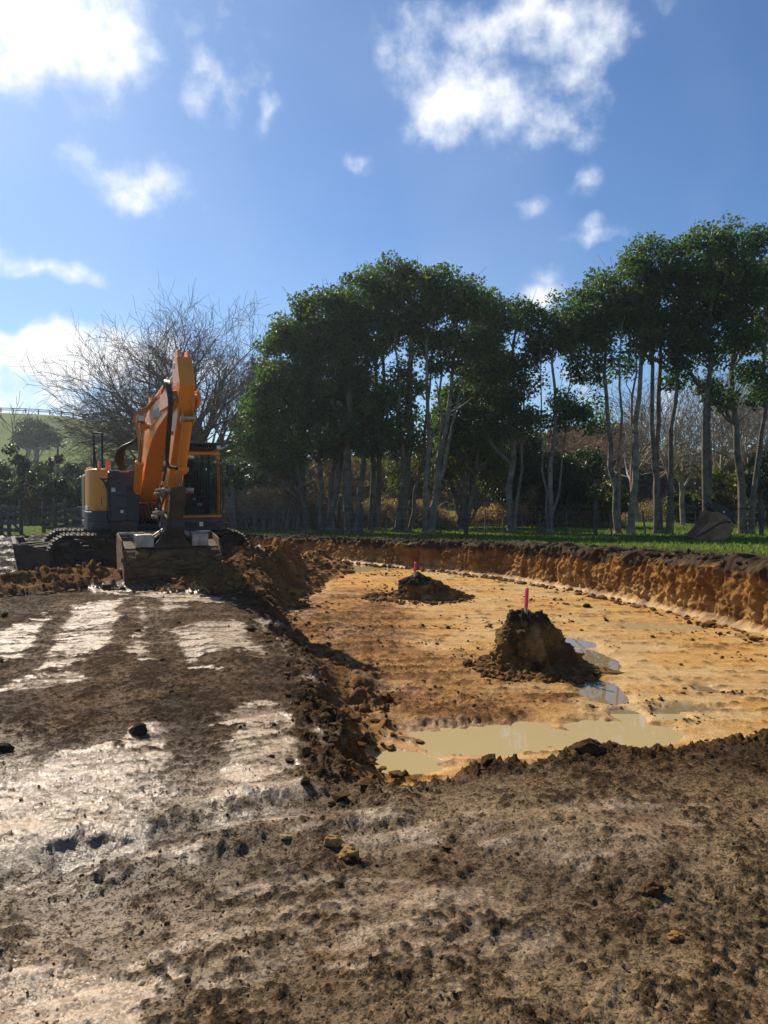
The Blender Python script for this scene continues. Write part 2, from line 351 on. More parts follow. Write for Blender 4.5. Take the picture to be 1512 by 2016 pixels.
    fl = fl + slump * np.clip(mid - .36, 0, 1) * .35 * sst(9.5, 7.5, y)
    h = h * (1 - inp) + top * (1 - inp) + fl * inp
    # upper ground, clumpy turf
    h += far * (1 - inp) * ((mid - .5) * .06 + (crumb - .5) * .05)
    # spoil heaps
    hr = ridge(x + w1 * .7, y + w2 * .9, HEAP1, 1.0); hl = ridge(x + w1 * .5, y + w2 * .5, HEAP2, .62)
    lump = fbm(x * 3.3, y * 3.3, o=5, s=51, g=.62)
    hp = np.maximum(hr, hl); hp = hp * (.45 + 1.15 * lump) 
    hm = sst(.03, .13, hp)
    h = h + hp * (1 + .25 * (crumb - .5))
    # far left churned mud behind the machine
    churn = sst(11.5, 14, y) * (1 - far) * (1 - inp) * (1 - hm)
    h += churn * ((lump - .5) * .22 + (crumb - .5) * .05)
    # ---- colour
    c = np.zeros(x.shape + (3,), np.float32) + BROWN
    tone = fbm(x * 1.4, y * 1.4, o=4, s=61)
    c = mixc(c, DARK, sst(.45, .70, tone) * (.65 - .3 * near))
    c = mixc(c, GREYB, near * (.55 + .42 * sst(.38, .58, fbm(x * 2.3, y * 2.3, o=4, s=62))))
    c = mixc(c, np.array((.27, .18, .078)), sst(.0, 1.2, x) * near * sst(.46, .62, fbm(x * 1.5, y * 1.5, o=4, s=63)) * .7)
    c = mixc(c, SPOIL * .75, sst(.55, .8, fbm(x * 3.5, y * 3.5, o=3, s=64)) * .5)
    c = mixc(c, PALE, np.clip(pale * 1.15, 0, 1) * .92)
    c = mixc(c, DARK * 1.3, np.clip(cr * .8 + cr2 * .30 + sst(.86, .98, flake) * .25, 0, 1))
    c = mixc(c, DARK * 1.2, np.clip(rut, 0, 1) * .6)
    c = mixc(c, BROWN * .8, lipn * .8)
    c = mixc(c, BLACKM, churn * .9 * sst(.3, .6, tone + .2))
    # pit floor colour
    f = np.zeros(x.shape + (3,), np.float32) + OCHRE
    f = mixc(f, TAN, sst(-.5, 2.2, x + wpf[0]) * (.4 + .6 * sst(.4, .6, tone)))
    f = mixc(f, OCHRE * .78, sst(.48, .66, fst) * .6)
    f = mixc(f, RED, np.clip(red * (.45 + 1.0 * sst(.38, .6, fst)), 0, 1) * .9)
    f = mixc(f, SPOIL * .6, np.clip(red, 0, 1) * cr * .6)
    f = mixc(f, BROWN * .9, fcr * .75)
    f = mixc(f, OCHRE * .55, basin * .6)
    f = mixc(f, SPOIL * .8, np.clip(slump * 1.1, 0, 1) * sst(10.5, 8.5, y) * .85)
    c = c * (1 - inp[..., None]) + f * inp[..., None]
    slope = inp * (1 - inp) * 4 * (1 - far)
    c = mixc(c, SPOIL * .7, np.clip(slope, 0, 1) * .8)
    # upper ground: mud near the cut, then grass
    g = sst(1.0, 4.2, -sd + 1.8 * (tone - .5) + 2.0 * (crumb - .5) + 1.2 * (mid - .5)) 
    g = np.maximum(g, far * sst(.56, .64, crumb) * .6)
    g = np.where(y > 26.0, np.maximum(g, sst(26.2, 27.6, y + 1.2 * w1)), g) * np.where(x > -5.5, 1.0, sst(27.5, 28.5, y))
    up = far * (1 - inp)
    c = mixc(c, DARK * 1.2, up)
    gg = np.maximum(up, sst(26.2, 27.6, y)) * g
    c = mixc(c, GRASS * 1.0, gg * (.55 + .45 * sst(.35, .55, crumb)))
    sp_c = SPOIL * (0.7 + .7 * vn(x * 2.6, y * 2.6, s=71))[..., None]
    c = mixc(c, sp_c, hm)
    # wetness
    wet = shelf * np.clip(.22 + .78 * pale - .4 * cr + .15 * near + .35 * sst(-.2, -1.2, x) * near, 0, 1) * (1 - slope)
    wet = np.maximum(wet, churn * sst(.50, .62, fbm(x * 1.1, y * 2.0, o=3, s=81)) * .6)
    wet = np.maximum(wet, inp * np.clip(.22 + basin * .8 + .25 * sst(.5, .65, tone) - fcr * .3, 0, 1))
    wet = wet * (1 - hm * .9) * (1 - gg)
    ground.crumb = np.clip(shelf * (.95 - .5 * pale) + inp * (.25 + .5 * red) + .4 * (1 - shelf - inp), 0, 1) * (1 - gg * .7)
    return h, np.clip(c, 0, 1), np.clip(wet, 0, 1)
# puddles: photo px, py, half width, half height, weight
PUDDLES = [(785, 1500, 105, 28, 1.0), (955, 1453, 175, 34, 1.0), (1110, 1458, 110, 22, 1.0), (1225, 1448, 120, 30, 1.0), (1185, 1362, 48, 26, 1.0), (1165, 1300, 50, 22, .9), (1135, 1268, 38, 12, .8),
           (1236, 1410, 34, 14, .9), (1316, 1408, 32, 12, .9), (1390, 1358, 26, 9, .8), (1360, 1395, 60, 8, .6), (700, 1118, 60, 8, .9), (1300, 1235, 90, 8, .5)]
WATER_Z = FLOOR - 0.004

def grid_faces(nr, nc):
    i = np.arange(nr * nc).reshape(nr, nc)
    return np.stack([i[:-1, :-1], i[:-1, 1:], i[1:, 1:], i[1:, :-1]], -1).reshape(-1, 4)
def build_ground():
    nr, nc = 800, 665
    u = np.linspace(0, 1, nr); ys = 1.25 * (34.5 / 1.25) ** (u ** 1.02)
    ss = np.linspace(-.70, .70, nc)
    Y = np.repeat(ys[:, None], nc, 1); X = ss[None, :] * (Y + .9) + np.sign(ss)[None, :] * (np.clip(np.abs(ss)[None, :] - .635, 0, 1) / .065) ** 2 * 4.5
    h, c, w = ground(X.ravel(), Y.ravel())
    V = np.stack([X.ravel(), Y.ravel(), h], -1)
    o = mesh_np('ground', V, grid_faces(nr, nc), M['earth'], smooth=True,
                attrs={'soil': ('FLOAT_COLOR', np.concatenate([c, np.ones((len(c), 1))], 1)), 'wet': ('FLOAT', w), 'crumb': ('FLOAT', ground.crumb)})
    tag(o, kind='structure'); return o
build_ground()

def hz(x, y):
    h, _, _ = ground(np.array([x], dtype=np.float32), np.array([y], dtype=np.float32)); return float(h[0])

# far land: pasture, a hill on the left with a fenced crest
def far_z(x, y):
    h = 15.2 * np.exp(-((y - 152) / 52) ** 2) * sst(20, -75, x - .12 * (y - 150))
    h = h + 3.5 * sst(90, 220, y) + (fbm(x * .03, y * .03, o=3, s=91) - .5) * 1.6 * sst(45, 80, y)
    return h
def build_land():
    rr = np.concatenate([np.array([0, 8, 16, 24, 30, 33.5]), np.geomspace(36, 1500, 70)])
    aa = np.linspace(-math.pi, math.pi, 241)
    A, Rr = np.meshgrid(aa, rr); X = np.sin(A) * Rr; Y = np.cos(A) * Rr
    z = far_z(X, Y) * sst(30, 60, Y); inside = (Rr < 33) | (Y < 20)
    z = np.where(Rr < 34, -0.95, np.where(Y < 33, -.35, z - .03))
    c = np.zeros(X.shape + (3,)) + GRASS * 1.15
    tn = fbm(X * .06, Y * .06, o=4, s=92); c = mixc(c, np.array((.10, .12, .03)), sst(.4, .65, tn) * .7)
    tn2 = fbm(X * .25, Y * .25, o=3, s=93); c = mixc(c, np.array((.05, .07, .02)), sst(.5, .7, tn2) * .5)
    o = mesh_np('pasture', np.stack([X, Y, z], -1).reshape(-1, 3), grid_faces(len(rr), 241), M['earth'], smooth=True,
                attrs={'soil': ('FLOAT_COLOR', np.concatenate([c.reshape(-1, 3), np.ones((X.size, 1))], 1)), 'wet': ('FLOAT', np.zeros(X.size))})
    tag(o, kind='structure')
build_land()

# puddles: level sheets, the floor dips below them
def puddle(name, x0, x1, y0, y1, mat='water'):
    V = [(x0, y0, WATER_Z), (x1, y0, WATER_Z), (x1, y1, WATER_Z), (x0, y1, WATER_Z)]
    tag(mesh_np(name, V, [(0, 1, 2, 3)], M[mat]), kind='structure')
puddle('puddle_water', -.35, 2.9, 5.2, 7.0)
puddle('puddle_water', 1.55, 3.6, 7.003, 10.6, 'water_clear')
puddle('puddle_water', -1.9, 1.2, 17.0, 21.6)
puddle('puddle_water', 3.603, 5.1, 7.003, 12.5)

# cut bank on the far side of the pit: its own steep sheet with a ragged lip
def build_bank():
    seg = np.hypot(*np.diff(WALL, axis=0).T); s = np.concatenate([[0], np.cumsum(seg)])
    n = 1000; ss = np.linspace(0, s[-1], n)
    wx = np.interp(ss, s, WALL[:, 0]); wy = np.interp(ss, s, WALL[:, 1])
    ker = np.ones(61) / 61; pad = lambda a: np.convolve(np.pad(a, 30, mode='edge'), ker, 'valid')
    wx, wy = pad(wx), pad(wy)
    tx, ty = np.gradient(wx), np.gradient(wy); l = np.hypot(tx, ty); nx, ny = -ty / l, tx / l    # outward from the pit
    flip = np.sign(nx * .6 + ny * .8); nx, ny = nx * flip, ny * flip
    top = upper(wy) + .02
    # profile: (distance outward, height fraction)
    prof = [(-.42, -.06), (-.24, .0), (-.12, .04), (-.05, .10)] + [(-.02 + .11 * q, .12 + .80 * q) for q in np.linspace(0, 1, 30)[1:]] + [(.10, .95), (.14, .99), (.22, 1.03), (.34, 1.03), (.5, 1.01), (.7, 1.0), (.95, .99), (1.3, .96)]
    off = np.array([p[0] for p in prof])[:, None]; hf = np.array([p[1] for p in prof])[:, None]
    S = np.repeat(ss[None], len(prof), 0); Hh = hf * (top[None] - FLOOR) + FLOOR
    face = sst(.02, .15, hf) * sst(1.1, .9, off * 0 + hf) ; face = np.where(off > .12, 0.25, face)
    gro = fbm(S * 5.5, Hh * 1.3, o=4, s=101) - .5; lum = fbm(S * 2.0, Hh * 3.0, o=5, s=102, g=.6) - .5; bigw = fbm(S * .8, Hh * .4, o=2, s=103) - .5
    fine = fbm(S * 16, Hh * 14 + off * 12, o=4, s=104, g=.6) - .5
    teeth = 1 - np.abs(2 * fbm(S * 7.5 + Hh * .8, Hh * .5, o=3, s=108) - 1)
    O = off + face * (gro * .10 + np.round(lum * 7 + gro * 2) / 7 * .13 + fine * .13 + (teeth - .6) * .055 * sst(.4, .6, fbm(S * .9, Hh * 2, o=2, s=109))) + bigw * .5 * np.clip(hf, 0, 1)
    lipm = np.exp(-((hf - 1.0) / .07) ** 2)
    Z = Hh + lipm * (lum * .30 + fine * .20 + gro * .12 + .01) * np.where(off > .6, .5, 1)
    X = wx[None] + nx[None] * O; Y = wy[None] + ny[None] * O
    # far right stays at floor level at the toe
    hh = (Z - FLOOR) / np.maximum(top[None] - FLOOR, .1)
    c = np.zeros(X.shape + (3,), np.float32) + np.array((.30, .150, .045))
    c = mixc(c, np.array((.48, .29, .11)), sst(.55, .15, hh + lum * .5) * .8)
    c = mixc(c, np.array((.19, .085, .028)), sst(.45, .6, fbm(S * 3, Hh * 5, o=5, s=105, g=.65)) * .85)
    c = mixc(c, np.array((.60, .48, .30)), sst(.10, .02, hh) * sst(16, 34, S) * sst(.5, .56, fbm(S * .7, Hh * 0, o=2, s=106)))
    topd = sst(.70, .90, hh + lum * .45 + gro * .3)
    c = mixc(c, DARK * 1.25, topd * .95)
    c = mixc(c, GRASS, sst(.52, .62, fbm(S * 4, O * 5, o=3, s=107)) * sst(.3, .55, off + 0 * S) * .9)
    wet = sst(.16, .03, hh) * .6 + topd * .12
    o = mesh_np('cut_bank', np.stack([X, Y, Z], -1).reshape(-1, 3), grid_faces(len(prof), n), M['earth'], smooth=True,
                attrs={'soil': ('FLOAT_COLOR', np.concatenate([np.clip(c, 0, 1).reshape(-1, 3), np.ones((X.size, 1))], 1)), 'wet': ('FLOAT', wet.ravel())})
    tag(o, kind='structure')
build_bank()

# ------------------------------------------------------------------ vegetation
def mat_leaf(name, dark, mid, light, transl=0.3, rough=0.42):
    m = bpy.data.materials.new(name); m.use_nodes = True; t = m.node_tree; b = t.nodes['Principled BSDF']; out = t.nodes['Material Output']
    at_ = N(t, 'ShaderNodeAttribute', attribute_name='tint')
    cr = N(t, 'ShaderNodeValToRGB'); e = cr.color_ramp.elements
    e[0].position = 0.0; e[0].color = (*dark, 1); e[1].position = 1.0; e[1].color = (*light, 1); x = cr.color_ramp.elements.new(0.55); x.color = (*mid, 1)
    Lk(t, at_.outputs['Fac'], cr.inputs['Fac']); Lk(t, cr.outputs[0], b.inputs['Base Color'])
    b.inputs['Roughness'].default_value = rough; b.inputs['Specular IOR Level'].default_value = 0.28
    tr = N(t, 'ShaderNodeBsdfTranslucent'); sc = N(t, 'ShaderNodeMixRGB', blend_type='MULTIPLY', inp={'Fac': 1.0, 'Color2': (1.5, 1.6, .7, 1)})
    Lk(t, cr.outputs[0], sc.inputs['Color1']); Lk(t, sc.outputs[0], tr.inputs['Color'])
    ms = N(t, 'ShaderNodeMixShader', inp={'Fac': transl}); Lk(t, b.outputs[0], ms.inputs[1]); Lk(t, tr.outputs[0], ms.inputs[2]); Lk(t, ms.outputs[0], out.inputs['Surface'])
    return m
M['leaf'] = mat_leaf('evergreen_leaf', (.036, .070, .030), (.076, .136, .044), (.165, .20, .058), .42, .5)
M['leaf_yellow'] = mat_leaf('yellow_green_leaf', (.05, .07, .018), (.12, .135, .028), (.28, .23, .04))
M['leaf_dark'] = mat_leaf('dark_bush_leaf', (.024, .042, .022), (.046, .076, .034), (.095, .125, .05), .25)
M['leaf_brown'] = mat_leaf('dry_leaf', (.08, .055, .035), (.15, .10, .06), (.24, .17, .10), .25, .7)
M['leaf_bright'] = mat_leaf('bright_filler_leaf', (.16, .105, .07), (.30, .20, .13), (.45, .33, .22), .5, .8)  # light translucent leaf, made to lift the dark thickets
M['grass'] = mat_leaf('grass_blade', (.045, .08, .015), (.10, .15, .028), (.20, .23, .055), .45, .6)
M['bark'] = mat_two('bark', (.085, .064, .043), (.215, .170, .122), 3.0, 0.9, bump=.5, bscale=18)
M['bark_pale'] = mat_two('pale_bark', (.13, .10, .072), (.33, .265, .19), 2.5, 0.9, bump=.5, bscale=16)
M['twig'] = mat_two('twig_bark', (.13, .105, .085), (.27, .22, .175), 2.0, 0.85, bump=0)
M['twig_brown'] = mat_two('brown_twig', (.22, .135, .085), (.46, .31, .20), 1.2, 0.9, bump=0)
M['twig_grey'] = mat_two('lichen_twig', (.17, .14, .11), (.46, .41, .33), 1.6, 0.9, bump=0)
M['post'] = mat_two('weathered_post', (.045, .040, .034), (.12, .105, .085), 8.0, 0.9, bump=.4, bscale=60)
M['rail'] = mat_two('weathered_rail', (.07, .058, .045), (.17, .145, .115), 8.0, 0.9, bump=.4, bscale=50)
M['wire'] = mat_two('fence_wire', (.22, .22, .22), (.36, .36, .35), 20.0, 0.45, 0.8, bump=0)

def tubes(segs, k):
    """segs: array (n, 8) p0 p1 r0 r1 -> open prisms"""
    S = np.asarray(segs, dtype=np.float64); p0, p1, r0, r1 = S[:, :3], S[:, 3:6], S[:, 6], S[:, 7]
    d = p1 - p0; d /= np.maximum(np.linalg.norm(d, axis=1, keepdims=True), 1e-9)
    ref = np.where(np.abs(d[:, 2:3]) > .9, np.array([[1., 0, 0]]), np.array([[0, 0, 1.]]))
    a = np.cross(d, ref); a /= np.linalg.norm(a, axis=1, keepdims=True); b = np.cross(d, a)
    th = np.arange(k) * 2 * math.pi / k; c, s = np.cos(th), np.sin(th)
    ring = a[:, None, :] * c[None, :, None] + b[:, None, :] * s[None, :, None]
    V = np.concatenate([p0[:, None] + ring * r0[:, None, None], p1[:, None] + ring * r1[:, None, None]], 1).reshape(-1, 3)
    base = (np.arange(len(S)) * 2 * k)[:, None]; i = np.arange(k)[None]; j = (i + 1) % k
    F = np.stack([base + i, base + j, base + k + j, base + k + i], -1).reshape(-1, 4)
    return V, F
def leaves(cen, rad, n_per, size, rng, flat=.75, up=.35):
    """leaf-sized folded faces in clumps; cen (m,3) rad (m,)"""
    m = len(cen); n = m * n_per
    d = rng.normal(size=(n, 3)); d /= np.linalg.norm(d, axis=1, keepdims=True)
    rr = rng.random(n) ** .45
    ci = np.repeat(np.arange(m), n_per)
    P = cen[ci] + d * (rr * rad[ci])[:, None] * np.array([1, 1, flat])
    nrm = rng.normal(size=(n, 3)) + d * .6; nrm[:, 2] += up; nrm /= np.linalg.norm(nrm, axis=1, keepdims=True)
    a = np.cross(nrm, rng.normal(size=(n, 3))); a /= np.linalg.norm(a, axis=1, keepdims=True); b = np.cross(nrm, a)
    L = size * rng.uniform(.7, 1.35, n)[:, None]; W = L * rng.uniform(.26, .34, n)[:, None]
    V = np.stack([P - a * L * .5, P + b * W + nrm * W * .25, P + a * L * .5, P - b * W + nrm * W * .25], 1).reshape(-1, 3)
    q = (np.arange(n) * 4)[:, None]; F = q + np.array([[0, 1, 2, 3]])
    ct = rng.random(m)
    tint = np.clip(.15 + .55 * ct[ci] ** 1.5 + rng.normal(0, .16, n), 0, 1)
    return V, F, np.repeat(tint, 4)
def polyline(p0, p1, n, bow, rng, wob=0.0):
    t = np.linspace(0, 1, n + 1)[:, None]; P = p0 + (p1 - p0) * t + np.asarray(bow) * (4 * t * (1 - t))
    if wob: P[1:-1] += rng.normal(0, wob, (n - 1, 3)) * np.array([1, 1, .3])
    return P
def poly_segs(P, r0, r1):
    r = np.linspace(r0, r1, len(P)); return np.concatenate([P[:-1], P[1:], r[:-1, None], r[1:, None]], 1)

def leafy_tree(name, label, stems, crown, Y, seed, mat='leaf', bark='bark', dens=1.0, leaf=.14, n_per=185, clump_r=(.42, .75), ydepth=None, group=None, cat='tree', base_z=None, nclump=None):
    """stems: (base px, base py, top px, top py, radius m); crown: ellipses (px, py, rx px, ry px) at depth Y"""
    rng = np.random.default_rng(seed); k = Y / FPX
    bx = np.mean([s[0] for s in stems]); b0 = at(bx, 965, Y); gz = hz(b0.x, b0.y) if base_z is None and Y < 33 else (base_z or 0.0)
    root = empty(name, (b0.x, b0.y, gz)); tag(root, label, cat, group)
    O = np.array([b0.x, b0.y, gz])
    segs = []; lines = []
    for (sx, sy, tx, ty, r) in stems:
        p0 = np.array(at(sx, sy, Y)); p0[1] += rng.uniform(-.25, .25); p0[2] = gz - .08
        p1 = np.array(at(tx, ty, Y)); p1[1] += rng.uniform(-.7, .7)
        P = polyline(p0, p1, 9, (rng.uniform(-.15, .15), rng.uniform(-.2, .2), 0), rng, .05)
        sg = poly_segs(P, r, r * .28); segs.append(sg); lines.append((P, r))
        fl = np.concatenate([P[0], P[0] + (P[1] - P[0]) * .25, [r * 1.7, r * 1.02]]); segs.append(fl[None])
    cen = []
    for (cx, cy, rx, ry) in crown:
        c0 = np.array(at(cx, cy, Y)); ex, ez = rx * k, ry * k; ey = ydepth or (ex + ez) * .5
        n = max(3, int(dens * 17 * ex * ez * max(ey, .8) ** .6))
        d = rng.normal(size=(n, 3)); d /= np.linalg.norm(d, axis=1, keepdims=True)
        d *= (rng.uniform(.35, 1.0, n) ** .55)[:, None]
        cen.append(c0 + d * np.array([ex, ey, ez]))
    cen = np.concatenate(cen); rad = rng.uniform(*clump_r, len(cen))
    br = []
    for c in cen:
        best = None
        for P, r in lines:
            hd = np.hypot(P[:, 0] - c[0], P[:, 1] - c[1]); want = c[2] - .35 - hd * .75
            i = np.argmin(np.abs(P[:, 2] - want) + hd * .6 + (P[:, 2] > c[2]) * 3)
            sc_ = abs(P[i, 2] - want[i]) + hd[i]
            if best is None or sc_ < best[0]: best = (sc_, P[i], r * (1 - .72 * i / (len(P) - 1)))
        q = best[1]; L = np.linalg.norm(c - q)
        B = polyline(q, c, 4, (rng.normal(0, .06) * L, rng.normal(0, .06) * L, -.07 * L), rng, .03 * L)
        br.append(poly_segs(B, min(best[2] * .55, .02 + .016 * L), .011))
        for _ in range(2):
            e = c + rng.normal(0, .45, 3); br.append(poly_segs(np.array([B[3], (B[3] + e) / 2 + rng.normal(0, .06, 3), e]), .014, .006))
    V, F = tubes(np.concatenate(segs), 8); mesh_np('trunk', V - O, F, M[bark], root, smooth=True)
    V, F = tubes(np.concatenate(br), 4); tag(mesh_np('branches', V - O, F, M[bark], root, smooth=True), kind='stuff')
    V, F, tnt = leaves(cen, rad, n_per, leaf, rng); tag(mesh_np('crown', V - O, F, M[mat], root, attrs={'tint': ('FLOAT', tnt)}), kind='stuff')
    return root
def bush(name, label, px, py, rx, ry, Y, seed, mat='leaf_dark', leaf=.2, n=26, n_per=115, cat='bush', group=None, z0=None, clump=(.4, .8)):
    """rounded shrub of leaf clumps on short stems, sitting on the ground"""
    rng = np.random.default_rng(seed); k = Y / FPX; c0 = np.array(at(px, py, Y)); g = (float(far_z(np.array(c0[0]), np.array(Y))) if Y > 36 else 0.0) if z0 is None else z0
    root = empty(name, (c0[0], Y, g)); tag(root, label, cat, group); O = np.array([c0[0], Y, g])
    d = rng.normal(size=(n, 3)); d /= np.linalg.norm(d, axis=1, keepdims=True); d *= (rng.uniform(.3, 1, n) ** .5)[:, None]
    cen = c0 + d * np.array([rx * k, (rx + ry) * .45 * k, ry * k]); cen[:, 2] = np.maximum(cen[:, 2], g + .3)
    br = []
    for c in cen:
        q = O + np.array([rng.normal(0, .25), rng.normal(0, .25), 0]); B = polyline(q, c, 3, (0, 0, .1), rng, .08); br.append(poly_segs(B, .05, .012))
    V, F = tubes(np.concatenate(br), 4); tag(mesh_np('stems', V - O, F, M['twig'], root), kind='stuff')
    V, F, tnt = leaves(cen, rng.uniform(*clump, n) * min(1.4, max(.6, rx * k / 2)), n_per, leaf, rng); tag(mesh_np('foliage', V - O, F, M[mat], root, attrs={'tint': ('FLOAT', tnt)}), kind='stuff')
    return root

def bare_tree(name, label, base, height, spread, seed, r0=.2, levels=5, mat='twig', trunk_h=.22, kids=(5, 4, 4, 3, 3), droop=0.0, minr=.009, group=None, lean=(0, 0), up=.25, dirs=None, cat='bare tree', twist=.28):
    rng = np.random.default_rng(seed); base = np.array(base, float)
    root = empty(name, base); tag(root, label, cat, group)
    thick, thin = [], []
    def grow(p, d, L, r, lv):
        n = 5 if lv < 3 else 3; P = [p]; q = p.copy(); dd = d.copy()
        for i in range(n):
            dd = dd + rng.normal(0, twist * .5, 3); dd[2] += (up if lv < 2 else up * .5) * .3 - droop * .25 * (lv >= 2) * (i / n)
            dd /= np.linalg.norm(dd); q = q + dd * L / n; P.append(q.copy())
        P = np.array(P); re = max(minr * .7, r * (.45 if lv else .75)); sg = poly_segs(P, r, re)
        (thick if r > .03 else thin).append(sg)
        if lv >= levels: return
        nk = kids[lv]
        for j in range(nk):
            t = .25 + .75 * (j + rng.random()) / nk if lv else .55 + .45 * (j + rng.random()) / nk
            t = min(t, 1.0); i = min(int(t * n), n - 1); o = P[i] + (P[i + 1] - P[i]) * (t * n - i)
            axd = (P[i + 1] - P[i]); axd /= np.linalg.norm(axd)
            s = rng.normal(size=3); s -= axd * s.dot(axd); s /= np.linalg.norm(s)
            ang = rng.uniform(.45, 1.05) if lv else rng.uniform(.5, 1.3)
            nd = axd * math.cos(ang) + s * math.sin(ang) * np.array([1, 1, .8]); nd[2] += up * .6; nd /= np.linalg.norm(nd)
            grow(o, nd, L * rng.uniform(.55, .8) * (1.0 if lv else 1), max(minr, (r + (re - r) * t) * rng.uniform(.5, .68)), lv + 1)
    if dirs is None:
        grow(np.zeros(3), np.array([lean[0], lean[1], 1.0]), height * trunk_h * 1.9, r0, 0)
    else:
        th = height * trunk_h; P = polyline(np.zeros(3), np.array([lean[0], lean[1], th]), 5, (0.05, 0, 0), rng, .03); thick.append(poly_segs(P, r0, r0 * .8))
        thick.append(np.concatenate([P[0] - [0, 0, .1], P[1] * .6, [r0 * 1.6, r0 * 1.0]])[None])
        for (dx, dy, dz, L) in dirs:
            v = np.array([dx, dy, dz], float); v /= np.linalg.norm(v); grow(P[-1] - [0, 0, rng.uniform(0, .25) * th], v, L, r0 * rng.uniform(.42, .6), 1)
    V, F = tubes(np.concatenate(thick), 7); mesh_np('trunk', V, F, M[mat], root, smooth=True)
    if thin: V, F = tubes(np.concatenate(thin), 3); tag(mesh_np('twigs', V, F, M[mat], root), kind='stuff')
    return root

# ---- the tall evergreens along the fence
EV = 'tall evergreens along the paddock fence'
leafy_tree('evergreen_tree', 'leftmost leafy evergreen of the grove, low dark skirt beside the bare tree', [(598, 1040, 585, 660, .13), (608, 1040, 560, 760, .10)],
           [(545, 835, 75, 95), (575, 720, 62, 85), (600, 650, 55, 60), (505, 840, 35, 55)], 31.5, 201, group=EV, dens=.95)
leafy_tree('evergreen_tree', 'three stemmed evergreen second from the left in the grove', [(632, 1043, 620, 640, .11), (645, 1043, 650, 620, .12), (656, 1043, 680, 640, .14)],
           [(640, 640, 62, 75), (630, 760, 65, 80), (640, 845, 65, 60)], 31.0, 202, group=EV, dens=.9)
leafy_tree('evergreen_tree', 'stout trunked evergreen forking low, left of the dark grove post', [(690, 1045, 690, 600, .22), (700, 960, 725, 640, .12)],
           [(700, 590, 58, 62), (695, 690, 58, 60), (690, 810, 55, 60), (700, 870, 45, 30)], 30.6, 203, group=EV, dens=.9)
leafy_tree('evergreen_tree', 'double trunked evergreen under the highest point of the grove', [(730, 1045, 745, 560, .13), (742, 1045, 765, 590, .14)],
           [(755, 565, 58, 52), (745, 650, 58, 50), (745, 850, 50, 55), (735, 765, 52, 55)], 31.2, 204, group=EV, dens=.9)
leafy_tree('evergreen_tree', 'single grey trunked evergreen in the middle of the grove', [(786, 1047, 815, 600, .22), (800, 900, 780, 650, .10), (805, 860, 850, 680, .09)],
           [(815, 585, 65, 58), (805, 665, 58, 42), (800, 760, 50, 40), (790, 850, 50, 55)], 30.4, 205, group=EV, dens=.85)
leafy_tree('evergreen_tree', 'evergreen on a pale twin trunk splitting into a wide vee', [(838, 1045, 835, 640, .13), (848, 1045, 900, 620, .15), (850, 900, 870, 640, .09), (846, 930, 925, 680, .08)],
           [(880, 580, 72, 52), (855, 640, 58, 40), (930, 640, 62, 60), (935, 720, 50, 45), (875, 715, 40, 30)], 30.0, 206, bark='bark_pale', group=EV, dens=.85)
leafy_tree('evergreen_tree', 'dark evergreen at the right end of the grove, crown hanging low', [(905, 1035, 940, 640, .15), (915, 1035, 965, 700, .10)],
           [(950, 605, 52, 55), (955, 690, 52, 60), (960, 790, 55, 65), (915, 810, 60, 55), (930, 860, 60, 45), (880, 860, 50, 40)], 32.2, 207, group=EV, dens=.9)
leafy_tree('evergreen_tree', 'slender evergreen with lumpy crown between the grove and the gap', [(1008, 1045, 1018, 640, .15), (1014, 900, 1035, 660, .07)],
           [(1030, 660, 46, 60), (1015, 745, 52, 45), (1000, 830, 60, 38), (985, 780, 40, 40)], 30.2, 208, bark='bark_pale', group=EV, dens=.85)
leafy_tree('evergreen_tree', 'thin open evergreen left of the twin trunks, tiered branches showing sky', [(1080, 1045, 1092, 620, .105), (1086, 820, 1130, 690, .05), (1084, 800, 1060, 680, .05)],
           [(1110, 625, 42, 40), (1105, 690, 62, 30), (1075, 815, 55, 26), (1130, 800, 60, 24), (1175, 822, 42, 24), (1150, 735, 40, 26)], 29.6, 209, bark='bark_pale', group=EV, dens=.85)
leafy_tree('evergreen_tree', 'tall evergreen on two close trunks right of the sky gap', [(1219, 1050, 1190, 640, .14), (1238, 1050, 1262, 560, .15), (1222, 850, 1218, 620, .08), (1240, 860, 1250, 640, .08)],
           [(1165, 615, 62, 55), (1225, 560, 66, 55), (1215, 640, 70, 42), (1150, 680, 45, 30), (1245, 705, 42, 26), (1265, 610, 45, 45), (1120, 640, 40, 40)], 29.0, 210, bark='bark_pale', group=EV, dens=.95)
leafy_tree('evergreen_tree', 'tall evergreen on three straight trunks, middle of the right clump', [(1292, 1048, 1285, 560, .13), (1303, 1048, 1318, 540, .14), (1318, 1046, 1335, 580, .12)],
           [(1300, 520, 64, 48), (1300, 600, 66, 44), (1290, 665, 46, 26), (1330, 735, 34, 26), (1345, 560, 46, 50), (1330, 640, 45, 40)], 28.6, 211, group=EV, dens=.95)
leafy_tree('evergreen_tree', 'tall evergreen rising directly behind the spare digger bucket', [(1388, 1046, 1395, 540, .17), (1396, 1046, 1410, 560, .10)],
           [(1390, 515, 66, 56), (1380, 605, 62, 46), (1375, 690, 50, 34), (1420, 660, 46, 36), (1345, 700, 36, 24), (1430, 580, 50, 50)], 28.2, 212, group=EV, dens=.95)
leafy_tree('evergreen_tree', 'tall evergreen with forked trunk at the right, next to the corner post', [(1464, 1048, 1440, 560, .17), (1478, 900, 1500, 600, .12)],
           [(1450, 490, 60, 44), (1480, 575, 60, 55), (1455, 660, 48, 40), (1480, 760, 46, 40), (1425, 800, 30, 22), (1400, 760, 26, 20)], 28.6, 213, group=EV, dens=.95)
